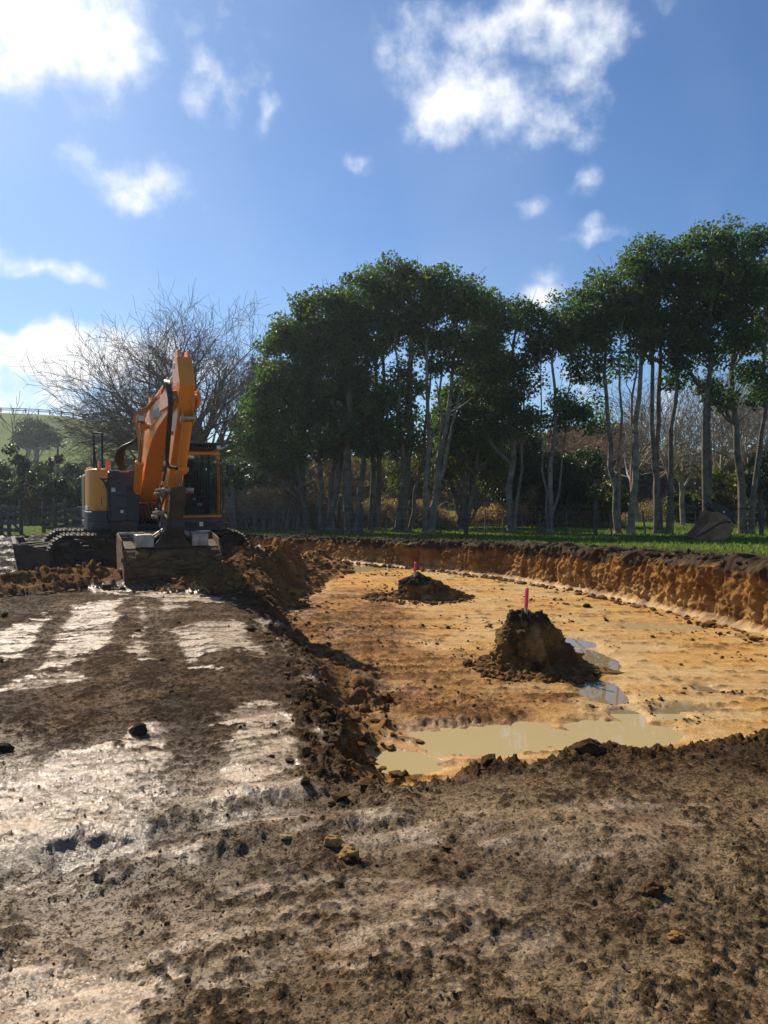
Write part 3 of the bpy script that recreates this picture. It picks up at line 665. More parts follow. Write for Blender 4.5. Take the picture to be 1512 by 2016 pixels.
leafy_tree('evergreen_tree', 'evergreen cut off by the right edge of the picture', [(1548, 1048, 1545, 560, .17)],
           [(1530, 530, 62, 60), (1540, 640, 60, 60), (1530, 750, 46, 46)], 29.4, 214, group=EV, dens=.85)
# ---- smaller leafy trees in and behind the row
BK = 'smaller trees behind the evergreen row'
leafy_tree('broadleaf_tree', 'small yellow green tree with crooked dark trunk behind the slender evergreen', [(905, 1025, 870, 900, .16), (908, 1025, 940, 880, .13), (912, 1025, 970, 930, .09)],
           [(900, 890, 62, 48), (950, 900, 55, 50), (935, 850, 50, 30), (870, 930, 35, 30)], 35.0, 221, mat='leaf_yellow', group=BK, dens=.8, base_z=0.0)
leafy_tree('broadleaf_tree', 'small yellow leaved tree showing between the twin pale trunk and the grove', [(805, 1030, 815, 900, .09), (808, 1030, 790, 920, .06)],
           [(810, 920, 45, 55), (830, 880, 35, 40), (790, 960, 30, 25)], 34.0, 222, mat='leaf_yellow', group=BK, dens=.7, base_z=0.0)
leafy_tree('broadleaf_tree', 'round dark evergreen shrub tree with dense black green dome', [(1048, 1035, 1060, 960, .2), (1070, 1035, 1110, 960, .2)],
           [(1120, 945, 62, 52), (1075, 965, 40, 45), (1140, 910, 40, 26)], 36.0, 223, mat='leaf_dark', group=BK, dens=1.3, base_z=0.0)
leafy_tree('broadleaf_tree', 'dull green tree between the slender evergreen and the thin one', [(1000, 1030, 985, 900, .12)],
           [(990, 930, 50, 60), (1030, 900, 50, 60), (970, 870, 40, 40)], 37.5, 224, mat='leaf_dark', group=BK, dens=.9, base_z=0.0)
leafy_tree('pine_tree', 'distant flat topped pine seen through the gap below the thin evergreen', [(1190, 1000, 1185, 860, .35)],
           [(1185, 862, 50, 16), (1150, 880, 40, 12), (1215, 885, 36, 12), (1120, 860, 30, 12)], 85, 225, mat='leaf_dark', cat='pine tree', dens=.35, leaf=.5, clump_r=(1.0, 1.8), base_z=0.5)
leafy_tree('broadleaf_tree', 'brown leafed tree below the distant pine', [(1100, 1010, 1090, 900, .2)],
           [(1075, 885, 50, 35), (1130, 895, 50, 25), (1200, 905, 40, 22)], 60, 226, mat='leaf_brown', group=BK, dens=.3, leaf=.3, clump_r=(.8, 1.4), base_z=0.2)
leafy_tree('pine_tree', 'greyish conifer between the bare tree and the grove', [(520, 1000, 512, 720, .25)],
           [(515, 760, 24, 40), (505, 830, 34, 40), (520, 900, 40, 40)], 48, 227, mat='leaf_brown', cat='conifer', dens=.55, leaf=.28, clump_r=(.6, 1.1), base_z=0.2)
for i, (px, py, rx, ry, Y, lab, mt) in enumerate([
        (480, 925, 60, 40, 44, 'olive bush under the bare tree, right of the cab mirror', 'leaf_dark'), (560, 930, 70, 40, 42, 'dark bush behind the leftmost evergreen trunk', 'leaf_dark'),
        (1200, 985, 50, 30, 34, 'small olive bush right of the round dark shrub tree', 'leaf_yellow'), (1440, 970, 55, 45, 38, 'glossy green bush behind the spare digger bucket', 'leaf_yellow'),
        (1500, 960, 40, 70, 36, 'dark green bush behind the post at the right edge', 'leaf_dark'), (1345, 1000, 40, 28, 40, 'low green bush between the three trunks and the spare bucket', 'leaf_yellow'),
        (730, 960, 70, 60, 46, 'dull brown bush far behind the middle of the grove', 'leaf_brown'), (850, 960, 60, 50, 46, 'dull brown bush far behind the pale twin trunk', 'leaf_brown'),
        (640, 950, 70, 50, 47, 'dull brown bush far behind the three stemmed evergreen', 'leaf_brown')]):
    bush('bush', lab, px, py, rx, ry, Y, 300 + i, mt)
# ---- dark scrub at the foot of the hill, left
for i, (px, py, rx, ry, lab) in enumerate([
        (-30, 960, 50, 60, 'dark bush cut off by the left edge below the hill'), (30, 950, 45, 65, 'tall dark pointed bush at the left, under the bare sapling'), (75, 975, 40, 45, 'dark bush above the gate gap in the rail fence'),
        (110, 950, 40, 50, 'dark rounded bush left of the excavator, below the power pole'), (150, 960, 40, 45, 'dark bush just left of the excavator body'), (195, 965, 45, 40, 'dark bush partly hidden by the excavator body'),
        (240, 965, 50, 40, 'dark bush behind the excavator hose loop'), (40, 1000, 50, 28, 'low dark bush behind the leftmost rail fence')]):
    bush('scrub_bush', lab, px, py, rx, ry, 42 - i % 3 * 2, 330 + i, 'leaf_dark', group='scrub at the foot of the hill', z0=0.0)
bush('scrub_bush', 'brownish twiggy bush behind the fence gap at the left', 60, 1000, 24, 24, 37, 345, 'leaf_brown', n=12, z0=0.0, n_per=80)

# ---- bare winter trees
b0 = at(392, 1010, 38)
bare_tree('bare_tree', 'large spreading bare tree right behind the excavator boom', (b0.x, 38, 0), 11.5, 6, 401, r0=.36, trunk_h=.34, levels=5, kids=(0, 7, 5, 4, 3), droop=.35, minr=.0085, up=.18, twist=.24,
          dirs=[(-.9, .2, .65, 4.0), (-1, -.3, .42, 4.3), (-1, .5, .2, 4.5), (-.6, .1, 1, 3.8), (-.2, .3, 1, 3.7), (.15, -.3, 1, 3.7), (.55, .2, 1, 3.5), (.9, .1, .75, 3.4), (1, -.3, .35, 3.3), (-.5, -.8, .35, 4.2), (.4, .8, .4, 3.6), (-1, .1, -.02, 4.8), (.8, .3, .0, 3.6), (-.3, -1, .1, 3.6), (.3, -.9, .7, 3.6)])
BT = 'bare winter trees behind the right clump'
for i, (px, Y, hh, mt, lab, tw) in enumerate([
        (1255, 40, 7.0, 'twig_grey', 'bare tree between the two trunks and the three trunks', .3), (1345, 37, 5.4, 'twig_grey', 'low crooked bare tree with mossy leaning limbs left of the spare bucket', .4),
        (1335, 46, 9.2, 'twig_brown', 'tall bare tree with reddish twigs behind the three straight trunks', .25), (1415, 39, 7.2, 'twig_grey', 'bare tree with pale stems right of the spare bucket', .3),
        (1490, 37, 7.0, 'twig_grey', 'bare tree beside the forked trunk at the right', .3), (1195, 44, 6.2, 'twig_brown', 'bare brown tree left of the two close trunks', .3),
        (1460, 47, 8.6, 'twig_brown', 'tall bare brown tree behind the forked trunk', .25), (1530, 43, 8.0, 'twig_grey', 'bare tree at the right edge of the picture', .3), (1395, 50, 8.6, 'twig_brown', 'farthest bare tree, rising behind the spare bucket', .25),
        (1130, 50, 6.5, 'twig_brown', 'bare brown tree above the round dark shrub tree', .3), (1290, 52, 8.0, 'twig_brown', 'bare brown tree far behind the three trunks', .28)]):
    p = at(px, 1000, Y)
    bare_tree('bare_tree', lab, (p.x, Y, 0), hh, 3, 410 + i, r0=.13, levels=4, kids=(6, 5, 4, 4, 3), mat=mt, trunk_h=.26, minr=.011, group=BT, up=.3, twist=tw)
p = at(38, 900, 75)
bare_tree('bare_tree', 'bare sapling standing on the lower slope of the hill', (p.x, 75, float(far_z(np.array(p.x), np.array(75.0)))), 8.0, 3, 430, r0=.14, levels=3, kids=(6, 5, 4, 3), mat='twig', trunk_h=.3, minr=.03, up=.4)
p = at(72, 890, 105); gz = float(far_z(np.array(p.x), np.array(105.0)))
leafy_tree('broadleaf_tree', 'dusky tree alone on the green hillside', [(72, 895, 72, 860, .4)], [(70, 856, 24, 17), (55, 862, 16, 12), (88, 864, 16, 12)], 105, 431, mat='leaf_dark', dens=.22, leaf=.6, clump_r=(1.2, 2.2), base_z=gz)

# ---- brown winter thicket behind the fence
def thicket(name, px0, px1, top, Y, seed, n, mat, label):
    rng = np.random.default_rng(seed); sg = []
    x0, x1 = at(px0, 965, Y).x, at(px1, 965, Y).x; H = at(0, top, Y).z
    for _ in range(n):
        x = rng.uniform(x0, x1); y = Y + rng.uniform(-1.3, 1.3); e = min(1, 2.2 * min(x - x0, x1 - x) / (x1 - x0) + .35)
        p = np.array([x, y, -.05]); h = H * e * rng.uniform(.55, 1.1); ln = rng.normal(0, .45, 2)
        q = p + np.array([ln[0] * h, ln[1] * h * .5, h]); P = polyline(p, q, 4, (rng.normal(0, .15), rng.normal(0, .15), .1 * h), rng, .05)
        sg.append(poly_segs(P, .02, .008))
        for _ in range(4):
            i = rng.integers(1, 4); e2 = P[i] + rng.normal(0, .32, 3) + [0, 0, .1]; sg.append(poly_segs(np.array([P[i], (P[i] + e2) / 2 + rng.normal(0, .05, 3), e2]), .009, .005))
    V, F = tubes(np.concatenate(sg), 3)
    root = empty(name, ((x0 + x1) / 2, Y, 0)); tag(root, label, 'thicket'); O = np.array(root.location)
    tag(mesh_np('twigs', V - O, F, M[mat], root), kind='stuff')
    n2 = n * 2; cx = rng.uniform(x0, x1, n2); e = np.minimum(1, 2.2 * np.minimum(cx - x0, x1 - cx) / (x1 - x0) + .35)
    cen = np.stack([cx, Y + rng.uniform(-1.2, 1.2, n2), H * e * rng.uniform(.1, .95, n2)], -1)
    V, F, t_ = leaves(cen, np.full(n2, .3), 11, .11, rng); tag(mesh_np('added_leaves', V - O, F, M['leaf_bright'], root, attrs={'tint': ('FLOAT', t_)}), kind='stuff')  # leaf cards added to brighten the backlit thicket
thicket('bramble_thicket', 430, 660, 962, 33.2, 501, 760, 'twig_brown', 'brown bramble thicket behind the wire fence beside the cab')
thicket('bramble_thicket', 650, 900, 985, 35.0, 502, 460, 'twig_grey', 'grey twiggy thicket behind the grove trunks')
thicket('bramble_thicket', 900, 1220, 990, 36.5, 503, 560, 'twig_brown', 'brown twiggy thicket around the round dark shrub tree')
thicket('bramble_thicket', 1200, 1620, 975, 42.0, 504, 380, 'twig_grey', 'grey brown thicket behind the right clump of trunks')
# ---- far woods that close the horizon
def woods(name, px0, px1, Y, top0, top1, seed, n, mat, label, leaf=.8):
    rng = np.random.default_rng(seed); px = rng.uniform(px0, px1, n); x = (px - 756) / FPX * Y
    y = Y + rng.uniform(-6, 6, n); g = far_z(x, y) * sst(30, 60, y); H = lerp(top0, top1, (px - px0) / (px1 - px0))
    H = CAMZ + (965 - H) / FPX * Y; H = H * (.8 + .4 * vn(x * .15, 0 * x, s=seed))
    z = g + (np.maximum(H - g, 1.5)) * rng.random(n) ** .7
    V, F, t_ = leaves(np.stack([x, y, z], -1), rng.uniform(1.2, 2.2, n), 36, leaf, rng); tag(mesh_np(name, V, F, M[mat], attrs={'tint': ('FLOAT', t_)}), label, 'woodland', kind='stuff')
woods('far_wood', 440, 1130, 68, 925, 925, 601, 420, 'leaf_brown', 'dull brown wood far behind the evergreen grove')
woods('far_wood', 1100, 1700, 72, 905, 880, 602, 360, 'leaf_brown', 'brown winter wood far behind the right clump')
woods('far_wood', 150, 480, 62, 935, 915, 603, 160, 'leaf_dark', 'dark wood behind the excavator at the foot of the hill')

# ---- grass blades on the upper ground
def grass():
    rng = np.random.default_rng(77); n = 60000
    y = 10 + 26 * rng.random(n) ** .7; x = rng.uniform(-.66, .66, n) * y
    sdg = -sdist(x, y, PIT); up_ = (y > wall_y(x) - .5) | (x > 5.6)
    keep = up_ & (sdg > .8 + 2.6 * vn(x * 1.6, y * 1.6, s=5)) & (x > -5.2) | ((y > 27.5 + vn(x, y, s=6)) & (x > -14))
    keep |= (rng.random(n) < .3) & up_ & (sdg > .1) & (x > 0) & (vn(x * 2.5, y * 2.5, s=7) > .5)
    x, y = x[keep], y[keep]; n = len(x); h, _, _ = ground(x, y); h = np.where(y > 34.3, -.02, h)
    a = rng.uniform(0, 2 * math.pi, n); L = rng.uniform(.04, .11, n); w = .012 + .0003 * y
    d = np.stack([np.cos(a), np.sin(a), 0 * a], -1); t_ = rng.normal(0, .035, (n, 3)); t_[:, 2] = L
    P = np.stack([x, y, h - .01], -1); V = np.stack([P - d * w[:, None], P + d * w[:, None], P + t_], 1).reshape(-1, 3)
    tag(mesh_np('grass', V, np.arange(3 * n).reshape(-1, 3), M['grass'], attrs={'tint': ('FLOAT', np.repeat(rng.random(n), 3))}), 'short green paddock grass under the trees', 'grass', kind='stuff')
grass()

# ------------------------------------------------------------------ fences
def box_mesh(sx, sy, sz, taper=1.0):
    v = [(-sx / 2, -sy / 2, 0), (sx / 2, -sy / 2, 0), (sx / 2, sy / 2, 0), (-sx / 2, sy / 2, 0)]
    v += [(x * taper, y * taper, sz) for x, y, _ in v]
    return np.array(v), np.array([(3, 2, 1, 0), (4, 5, 6, 7), (0, 1, 5, 4), (1, 2, 6, 5), (2, 3, 7, 6), (3, 0, 4, 7)])
def round_post(r, h, k=9, rng=random.Random(3)):
    v = []; zs = [0, h * .33, h * .66, h - r * .3, h]
    for i, z in enumerate(zs):
        rr = r * (1.05 - .12 * z / h) * (.8 if i == 4 else 1)
        for j in range(k):
            a = j * 2 * math.pi / k; q = rr * rng.uniform(.93, 1.07); v.append((math.cos(a) * q, math.sin(a) * q, z))
    f = [(i * k + j, i * k + (j + 1) % k, (i + 1) * k + (j + 1) % k, (i + 1) * k + j) for i in range(4) for j in range(k)]
    return v, f, list(range(4 * k, 5 * k))
def post_obj(name, parent, loc, r, h, mat, lean=(0, 0)):
    v, f, cap = round_post(r, h); me = bpy.data.meshes.new(name); me.from_pydata(v, [], f + [tuple(cap)]); me.materials.append(M[mat]); me.shade_smooth(); me.set_sharp_from_angle(angle=R(50))
    o = bpy.data.objects.new(name, me); col.objects.link(o); o.parent = parent; o.location = loc; o.rotation_euler = (lean[1], lean[0], random.random() * 6); return o
def batten(parent, loc, h, lean, mat='rail'):
    v, f = box_mesh(.045, .04, h); return_o = mesh_np('batten', v, f, M[mat], parent, loc=loc); return_o.rotation_euler = (random.uniform(-.05, .05), lean, random.uniform(-.4, .4)); return return_o
def wire_obj(parent, pts, r=.0045):
    P = np.array(pts, float); V, F = tubes(poly_segs(P, r, r), 4); return mesh_np('wire', V, F, M['wire'], parent, smooth=True)
random.seed(12)
def fence_xy(px): return at(px, 965, np.interp(px, [380, 1000, 1512, 1700], [29.6, 28.2, 26.4, 25.8]))
F0 = fence_xy(700); f0z = 0.0
wf = empty('wire_fence', (F0.x, F0.y, f0z)); tag(wf, 'post and wire paddock fence with thin leaning battens along the trees', 'fence')
def frel(px, z): p = fence_xy(px); return (p.x - F0.x, p.y - F0.y, z)
def gz_at(px): p = fence_xy(px); return hz(p.x, p.y)
for px, h in [(542, 1.12), (710, 1.18), (918, 1.15), (1173, 1.28), (1500, 1.35), (1650, 1.2), (395, 1.2)]:
    post_obj('post', wf, frel(px, gz_at(px) - .05), .075, h, 'post', (random.uniform(-.03, .03), 0))
for px, ln in [(442, -.25), (470, -.28), (490, -.3), (520, 0), (562, .12), (582, .1), (602, .02), (676, .02), (732, 0), (760, 0), (868, -.14), (955, 0), (990, .05), (1030, -.05), (1065, -.06), (1115, .03), (1205, -.1), (1272, -.14), (1326, 0), (1370, 0), (1440, -.03), (1560, .05)]:
    batten(wf, frel(px, gz_at(px) - .02), random.uniform(.85, 1.0), ln)
for k in range(5):
    wire_obj(wf, [frel(px, gz_at(px) + .18 + .215 * k - .015 * math.sin(px)) for px in np.linspace(395, 1650, 40)])
# second fence line farther back
p0 = at(475, 965, 33)
bf = empty('wire_fence', (p0.x, 33, 0)); tag(bf, 'farther wire fence with one tall pale strainer post left of the bramble', 'fence')
post_obj('post', bf, (0, -1.6, 0), .10, 1.75, 'rail'); post_obj('post', bf, (4.3, -1.6, 0), .08, 1.2, 'rail'); post_obj('post', bf, (-3.0, -1.6, 0), .08, 1.2, 'rail')
for k in range(3): wire_obj(bf, [(-3, -1.6, .5 + .3 * k), (0, -1.6, .55 + .33 * k), (4.3, -1.6, .5 + .3 * k)])

# timber rail fences at the left
def plank(parent, a, b_, h=.14, t_=.035, name='rail', mat='rail'):
    a, b_ = Vector(a), Vector(b_); L = (b_ - a).length; v, f = box_mesh(L, t_, h); v[:, 0] += L / 2; v[:, 2] -= h / 2
    v[:, 2] += (np.abs(v[:, 0]) > L * .5) * random.uniform(-.015, .015)
    o = mesh_np(name, v, f, M[mat], parent, loc=a); d = b_ - a
    o.rotation_euler = (0, -math.asin(d.z / L), math.atan2(d.y, d.x)); return o
def gl(px, py, Y): q = at(px, py, Y); return q
def rail_fence(label, posts, Y, rails, rail_py, brace=None, tops=None):
    q = [at(px, 1040, Y_) for px, Y_ in zip(posts, Y)]; o0 = Vector((q[0].x, q[0].y, 0)); root = empty('rail_fence', o0); tag(root, label, 'fence', 'timber rail fences on the left')
    q = [Vector((v.x, v.y, hz(v.x, v.y) if v.y < 34 else 0)) for v in q]
    for i, v in enumerate(q): post_obj('post', root, v - o0 + Vector((0, 0, -.06)), .07, (tops or [1.25] * len(q))[i], 'post')
    for k in range(rails):
        for a, c in zip(q[:-1], q[1:]):
            zz = .9 * rail_py[0] + (rail_py[1] - rail_py[0]) * k / max(1, rails - 1)
            plank(root, a - o0 + Vector((0, -.10, zz + random.uniform(-.03, .03))), c - o0 + Vector((0, -.10, zz + random.uniform(-.03, .03))))
    if brace:
        a, c = q[brace[0]] - o0, q[brace[1]] - o0; plank(root, a + Vector((0, -.14, 1.0)), c + Vector((0, -.14, .15)), .09, .03, 'brace')
    return root
rail_fence('dark rail fence at the left edge with a diagonal brace', [-60, 3, 18, 42], [28.4, 28.2, 28.2, 28.2], 4, (.2, 1.0), (1, 3), [1.2, .95, .95, 1.3])
rail_fence('short weathered rail fence section between the gap and the scrub', [86, 108, 128], [29.0, 29.4, 29.8], 4, (.25, 1.05), None, [1.25, 1.45, 1.2])
rail_fence('sloping rail fence running towards the excavator body', [130, 146, 154, 163, 170, 182], [30.0, 29.4, 29.0, 28.6, 28.2, 27.8], 3, (.3, 1.0), None, [1.45, 1.1, 1.0, 1.0, .95, .9])
# fence along the hill crest
xs = np.linspace(-88, -46, 20); ys = 140 + 0 * xs
cr = empty('rail_fence', (xs[0], 140, float(far_z(xs[:1], ys[:1])[0]))); tag(cr, 'tiny rail fence along the crest of the green hill', 'fence', 'timber rail fences on the left')
yy = np.linspace(120, 165, 200); best = [yy[np.argmax((far_z(np.full(200, x), yy) - CAMZ) / yy)] for x in xs]
zz = [float(far_z(np.array([x]), np.array([y]))[0]) for x, y in zip(xs, best)]; o0 = Vector(cr.location)
for x, y, z in zip(xs, best, zz):
    v, f = box_mesh(.2, .2, .95); mesh_np('post', v, f, M['rail'], cr, loc=Vector((x, y, z - .1)) - o0)
for hgt in (.4, .75):
    for i in range(len(xs) - 1): plank(cr, Vector((xs[i], best[i], zz[i] + hgt)) - o0, Vector((xs[i + 1], best[i + 1], zz[i + 1] + hgt)) - o0, .16, .06)
# power pole on the slope
p = at(116, 935, 90); g = float(far_z(np.array(p.x), np.array(90.0))); pp = empty('power_pole', (p.x, 90, g)); tag(pp, 'thin dark pole on the hillside left of the excavator', 'pole')
post_obj('pole_shaft', pp, (0, 0, -.2), .14, 5.6, 'post', (.05, 0)); 
v, f = box_mesh(1.3, .1, .12); mesh_np('crossarm', v, f, M['post'], pp, loc=(.15, 0, 4.9))

# ------------------------------------------------------------------ machine-building helpers
XF = None
def shear(v):
    return [(x, y + .47 * (3.15 - min(max(z, 1.2), 3.15)), z) for x, y, z in v]
class MB:
    def __init__(s): s.v = []; s.f = []
    def add(s, v, f):
        n = len(s.v); s.v += [tuple(map(float, q)) for q in v]; s.f += [tuple(i + n for i in q) for q in f]; return s
    def box(s, x0, x1, y0, y1, z0, z1):
        v = [(x0, y0, z0), (x1, y0, z0), (x1, y1, z0), (x0, y1, z0), (x0, y0, z1), (x1, y0, z1), (x1, y1, z1), (x0, y1, z1)]
        return s.add(v, [(3, 2, 1, 0), (4, 5, 6, 7), (0, 1, 5, 4), (1, 2, 6, 5), (2, 3, 7, 6), (3, 0, 4, 7)])
    def prism(s, prof, x0, x1, axis='x'):
        """closed outline swept along an axis; outline given in the other two axes"""
        n = len(prof)
        mk = {'x': lambda t, p: (t, p[0], p[1]), 'y': lambda t, p: (p[0], t, p[1]), 'z': lambda t, p: (p[0], p[1], t)}[axis]
        v = [mk(x0, p) for p in prof] + [mk(x1, p) for p in prof]
        f = [tuple(range(n))[::-1], tuple(range(n, 2 * n))] + [(i, (i + 1) % n, n + (i + 1) % n, n + i) for i in range(n)]
        return s.add(v, f)
    def cyl(s, p0, p1, r0, r1=None, k=14):
        r1 = r0 if r1 is None else r1; p0, p1 = Vector(p0), Vector(p1); d = (p1 - p0).normalized()
        a = d.cross(Vector((0, 0, 1)) if abs(d.z) < .9 else Vector((1, 0, 0))).normalized(); b = d.cross(a)
        v = [p + (a * math.cos(2 * math.pi * i / k) + b * math.sin(2 * math.pi * i / k)) * r for p, r in ((p0, r0), (p1, r1)) for i in range(k)]
        return s.add(v, [tuple(range(k)), tuple(range(2 * k - 1, k - 1, -1))] + [(i, k + i, k + (i + 1) % k, (i + 1) % k) for i in range(k)])
    def tube(s, pts, r, k=8, sub=6):
        P = [Vector(p) for p in pts]
        if sub and len(P) > 2:      # Catmull-Rom
            Q = []; E = [P[0] * 2 - P[1]] + P + [P[-1] * 2 - P[-2]]
            for i in range(1, len(E) - 2):
                for j in range(sub):
                    t = j / sub; a, b, c, d = E[i - 1:i + 3]
                    Q.append(.5 * ((2 * b) + (c - a) * t + (2 * a - 5 * b + 4 * c - d) * t * t + (3 * b - a - 3 * c + d) * t ** 3))
            P = Q + [P[-1]]
        v = []; up = None
        for i, p in enumerate(P):
            d = (P[min(i + 1, len(P) - 1)] - P[max(i - 1, 0)]).normalized()
            a = (d.cross(Vector((0, 0, 1)) if abs(d.z) < .95 else Vector((1, 0, 0))) if up is None else (up - d * up.dot(d))).normalized(); up = a; b = d.cross(a)
            v += [p + (a * math.cos(2 * math.pi * j / k) + b * math.sin(2 * math.pi * j / k)) * r for j in range(k)]
        f = [(i * k + j, i * k + (j + 1) % k, (i + 1) * k + (j + 1) % k, (i + 1) * k + j) for i in range(len(P) - 1) for j in range(k)]
        n = len(P); f += [tuple(range(k))[::-1], tuple(range((n - 1) * k, n * k))]
        return s.add(v, f)
    def build(s, name, mat, parent=None, bevel=0.0, smooth=40, seg=2):
        me = bpy.data.meshes.new(name); me.from_pydata(XF(s.v) if XF else s.v, [], s.f); me.materials.append(M[mat])
        me.update()
        import bmesh
        bm = bmesh.new(); bm.from_mesh(me); bmesh.ops.recalc_face_normals(bm, faces=bm.faces); bm.to_mesh(me); bm.free()
        me.shade_smooth(); me.set_sharp_from_angle(angle=R(smooth))
        o = bpy.data.objects.new(name, me); col.objects.link(o)
        if parent: o.parent = parent
        if bevel:
            md = o.modifiers.new('bevel', 'BEVEL'); md.width = bevel; md.segments = seg; md.limit_method = 'ANGLE'; md.angle_limit = R(35); md.harden_normals = False
        return o
def copy_of(o, parent, loc=None, rot=None):
    c = o.copy(); col.objects.link(c); c.parent = parent
    if loc is not None: c.location = loc
    if rot is not None: c.rotation_euler = rot
    return c

def mat_paint(name, base, dirt, rough=.38, dirt_lo=.52, dirt_hi=.72, low=None):
    """painted steel: grime in noise patches, more of it low down where mud splashes"""
    m, t, b = mat_new(name)
    tcn = N(t, 'ShaderNodeTexCoord'); n = N(t, 'ShaderNodeTexNoise', inp={'Scale': 3.2, 'Detail': 8.0, 'Roughness': .68}); Lk(t, tcn.outputs['Object'], n.inputs['Vector'])
    n2 = N(t, 'ShaderNodeTexNoise', inp={'Scale': 38.0, 'Detail': 4.0, 'Roughness': .6}); Lk(t, tcn.outputs['Object'], n2.inputs['Vector'])
    f = mth(t, 'ADD', mth(t, 'MULTIPLY', n.outputs['Fac'], .75), mth(t, 'MULTIPLY', n2.outputs['Fac'], .25))
    if low:
        ge = N(t, 'ShaderNodeNewGeometry'); sx = N(t, 'ShaderNodeSeparateXYZ'); Lk(t, ge.outputs['Position'], sx.inputs[0])
        mr = N(t, 'ShaderNodeMapRange', inp={1: low[0], 2: low[1], 3: .22, 4: 0.0}); Lk(t, sx.outputs['Z'], mr.inputs['Value']); f = mth(t, 'ADD', f, mr.outputs[0])
    mr = N(t, 'ShaderNodeMapRange', inp={1: dirt_lo, 2: dirt_hi}); Lk(t, f, mr.inputs['Value'])
    mx_ = N(t, 'ShaderNodeMixRGB', inp={'Color1': (*base, 1), 'Color2': (*dirt, 1)}); Lk(t, mr.outputs[0], mx_.inputs['Fac']); Lk(t, mx_.outputs[0], b.inputs['Base Color'])
    r2 = N(t, 'ShaderNodeMapRange', inp={1: 0, 2: 1, 3: rough, 4: .9}); Lk(t, mr.outputs[0], r2.inputs['Value']); Lk(t, r2.outputs[0], b.inputs['Roughness'])
    bp_ = N(t, 'ShaderNodeBump', inp={'Strength': .12, 'Distance': .01}); Lk(t, f, bp_.inputs['Height']); Lk(t, bp_.outputs[0], b.inputs['Normal'])
    return m
M['orange'] = mat_paint('orange_paint', (.84, .265, .018), (.30, .13, .04), .36, .56, .80)
M['yellow'] = mat_paint('yellow_orange_paint', (.86, .31, .028), (.34, .16, .06), .34, .58, .82, (1.0, 1.6))
M['grey_paint'] = mat_paint('dark_grey_paint', (.035, .040, .048), (.10, .075, .05), .45, .52, .75, (.7, 1.3))
M['black'] = mat_paint('black_steel', (.012, .013, .015), (.05, .04, .03), .4, .55, .8)
M['steel_mud'] = mat_two('muddy_steel', (.034, .026, .019), (.12, .075, .042), 4.0, .75, .0, .38, .62, .6, 24, rough2=.9)
M['steel'] = mat_two('worn_steel', (.42, .38, .34), (.20, .15, .11), 7.0, .34, .55, .42, .7, .2, 50, rough2=.6)
M['rust'] = mat_two('rusty_bucket', (.24, .115, .05), (.42, .25, .13), 3.5, .8, 0, .38, .62, .5, 30)
M['chrome'] = mat_two('chrome_rod', (.60, .60, .62), (.45, .44, .42), 10, .18, 1.0, bump=0)
M['rubber'] = mat_two('hose_rubber', (.012, .012, .012), (.035, .032, .028), 12, .42, bump=.1)
M['pipe'] = mat_paint('pipe_paint', (.62, .25, .10), (.25, .12, .06), .45, .5, .75)
M['seat'] = mat_two('seat_fabric', (.016, .016, .018), (.03, .03, .032), 20, .9, bump=.3)
M['white'] = mat_two('white_sticker', (.7, .69, .66), (.5, .48, .44), 20, .5, bump=0)
M['soil_dry'] = mat_two('caked_soil', (.085, .046, .019), (.27, .135, .045), 5.0, .95, 0, .34, .66, 1.0, 22)
m, t, b = mat_new('cab_glass'); b.inputs['Base Color'].default_value = (.50, .60, .58, 1); b.inputs['Roughness'].default_value = .03; b.inputs['Transmission Weight'].default_value = 1.0; b.inputs['IOR'].default_value = 1.02
b.inputs['Specular IOR Level'].default_value = .5; n = N(t, 'ShaderNodeTexNoise', inp={'Scale': 5.0, 'Detail': 6.0}); mr = N(t, 'ShaderNodeMapRange', inp={1: .4, 2: .8, 3: .02, 4: .2}); Lk(t, n.outputs['Fac'], mr.inputs['Value']); Lk(t, mr.outputs[0], b.inputs['Roughness'])
M['glass'] = m
m, t, b = mat_new('mirror_glass'); b.inputs['Metallic'].default_value = 1.0; b.inputs['Roughness'].default_value = .05; b.inputs['Base Color'].default_value = (.5, .5, .5, 1); n = noise_bump(t, b, 6, .02); M['mirror'] = m
m, t, b = mat_new('lamp_lens'); b.inputs['Base Color'].default_value = (.75, .76, .78, 1); b.inputs['Roughness'].default_value = .12; n = noise_bump(t, b, 90, .3); M['lens'] = m

# ------------------------------------------------------------------ the excavator
EX = Vector((-5.16, 16.8, 0.0)); HEAD = R(26.5)
ex = empty('excavator', EX, HEAD); tag(ex, 'orange tracked excavator facing the camera with its boom raised and bucket down', 'excavator')
ex.location.z = .02
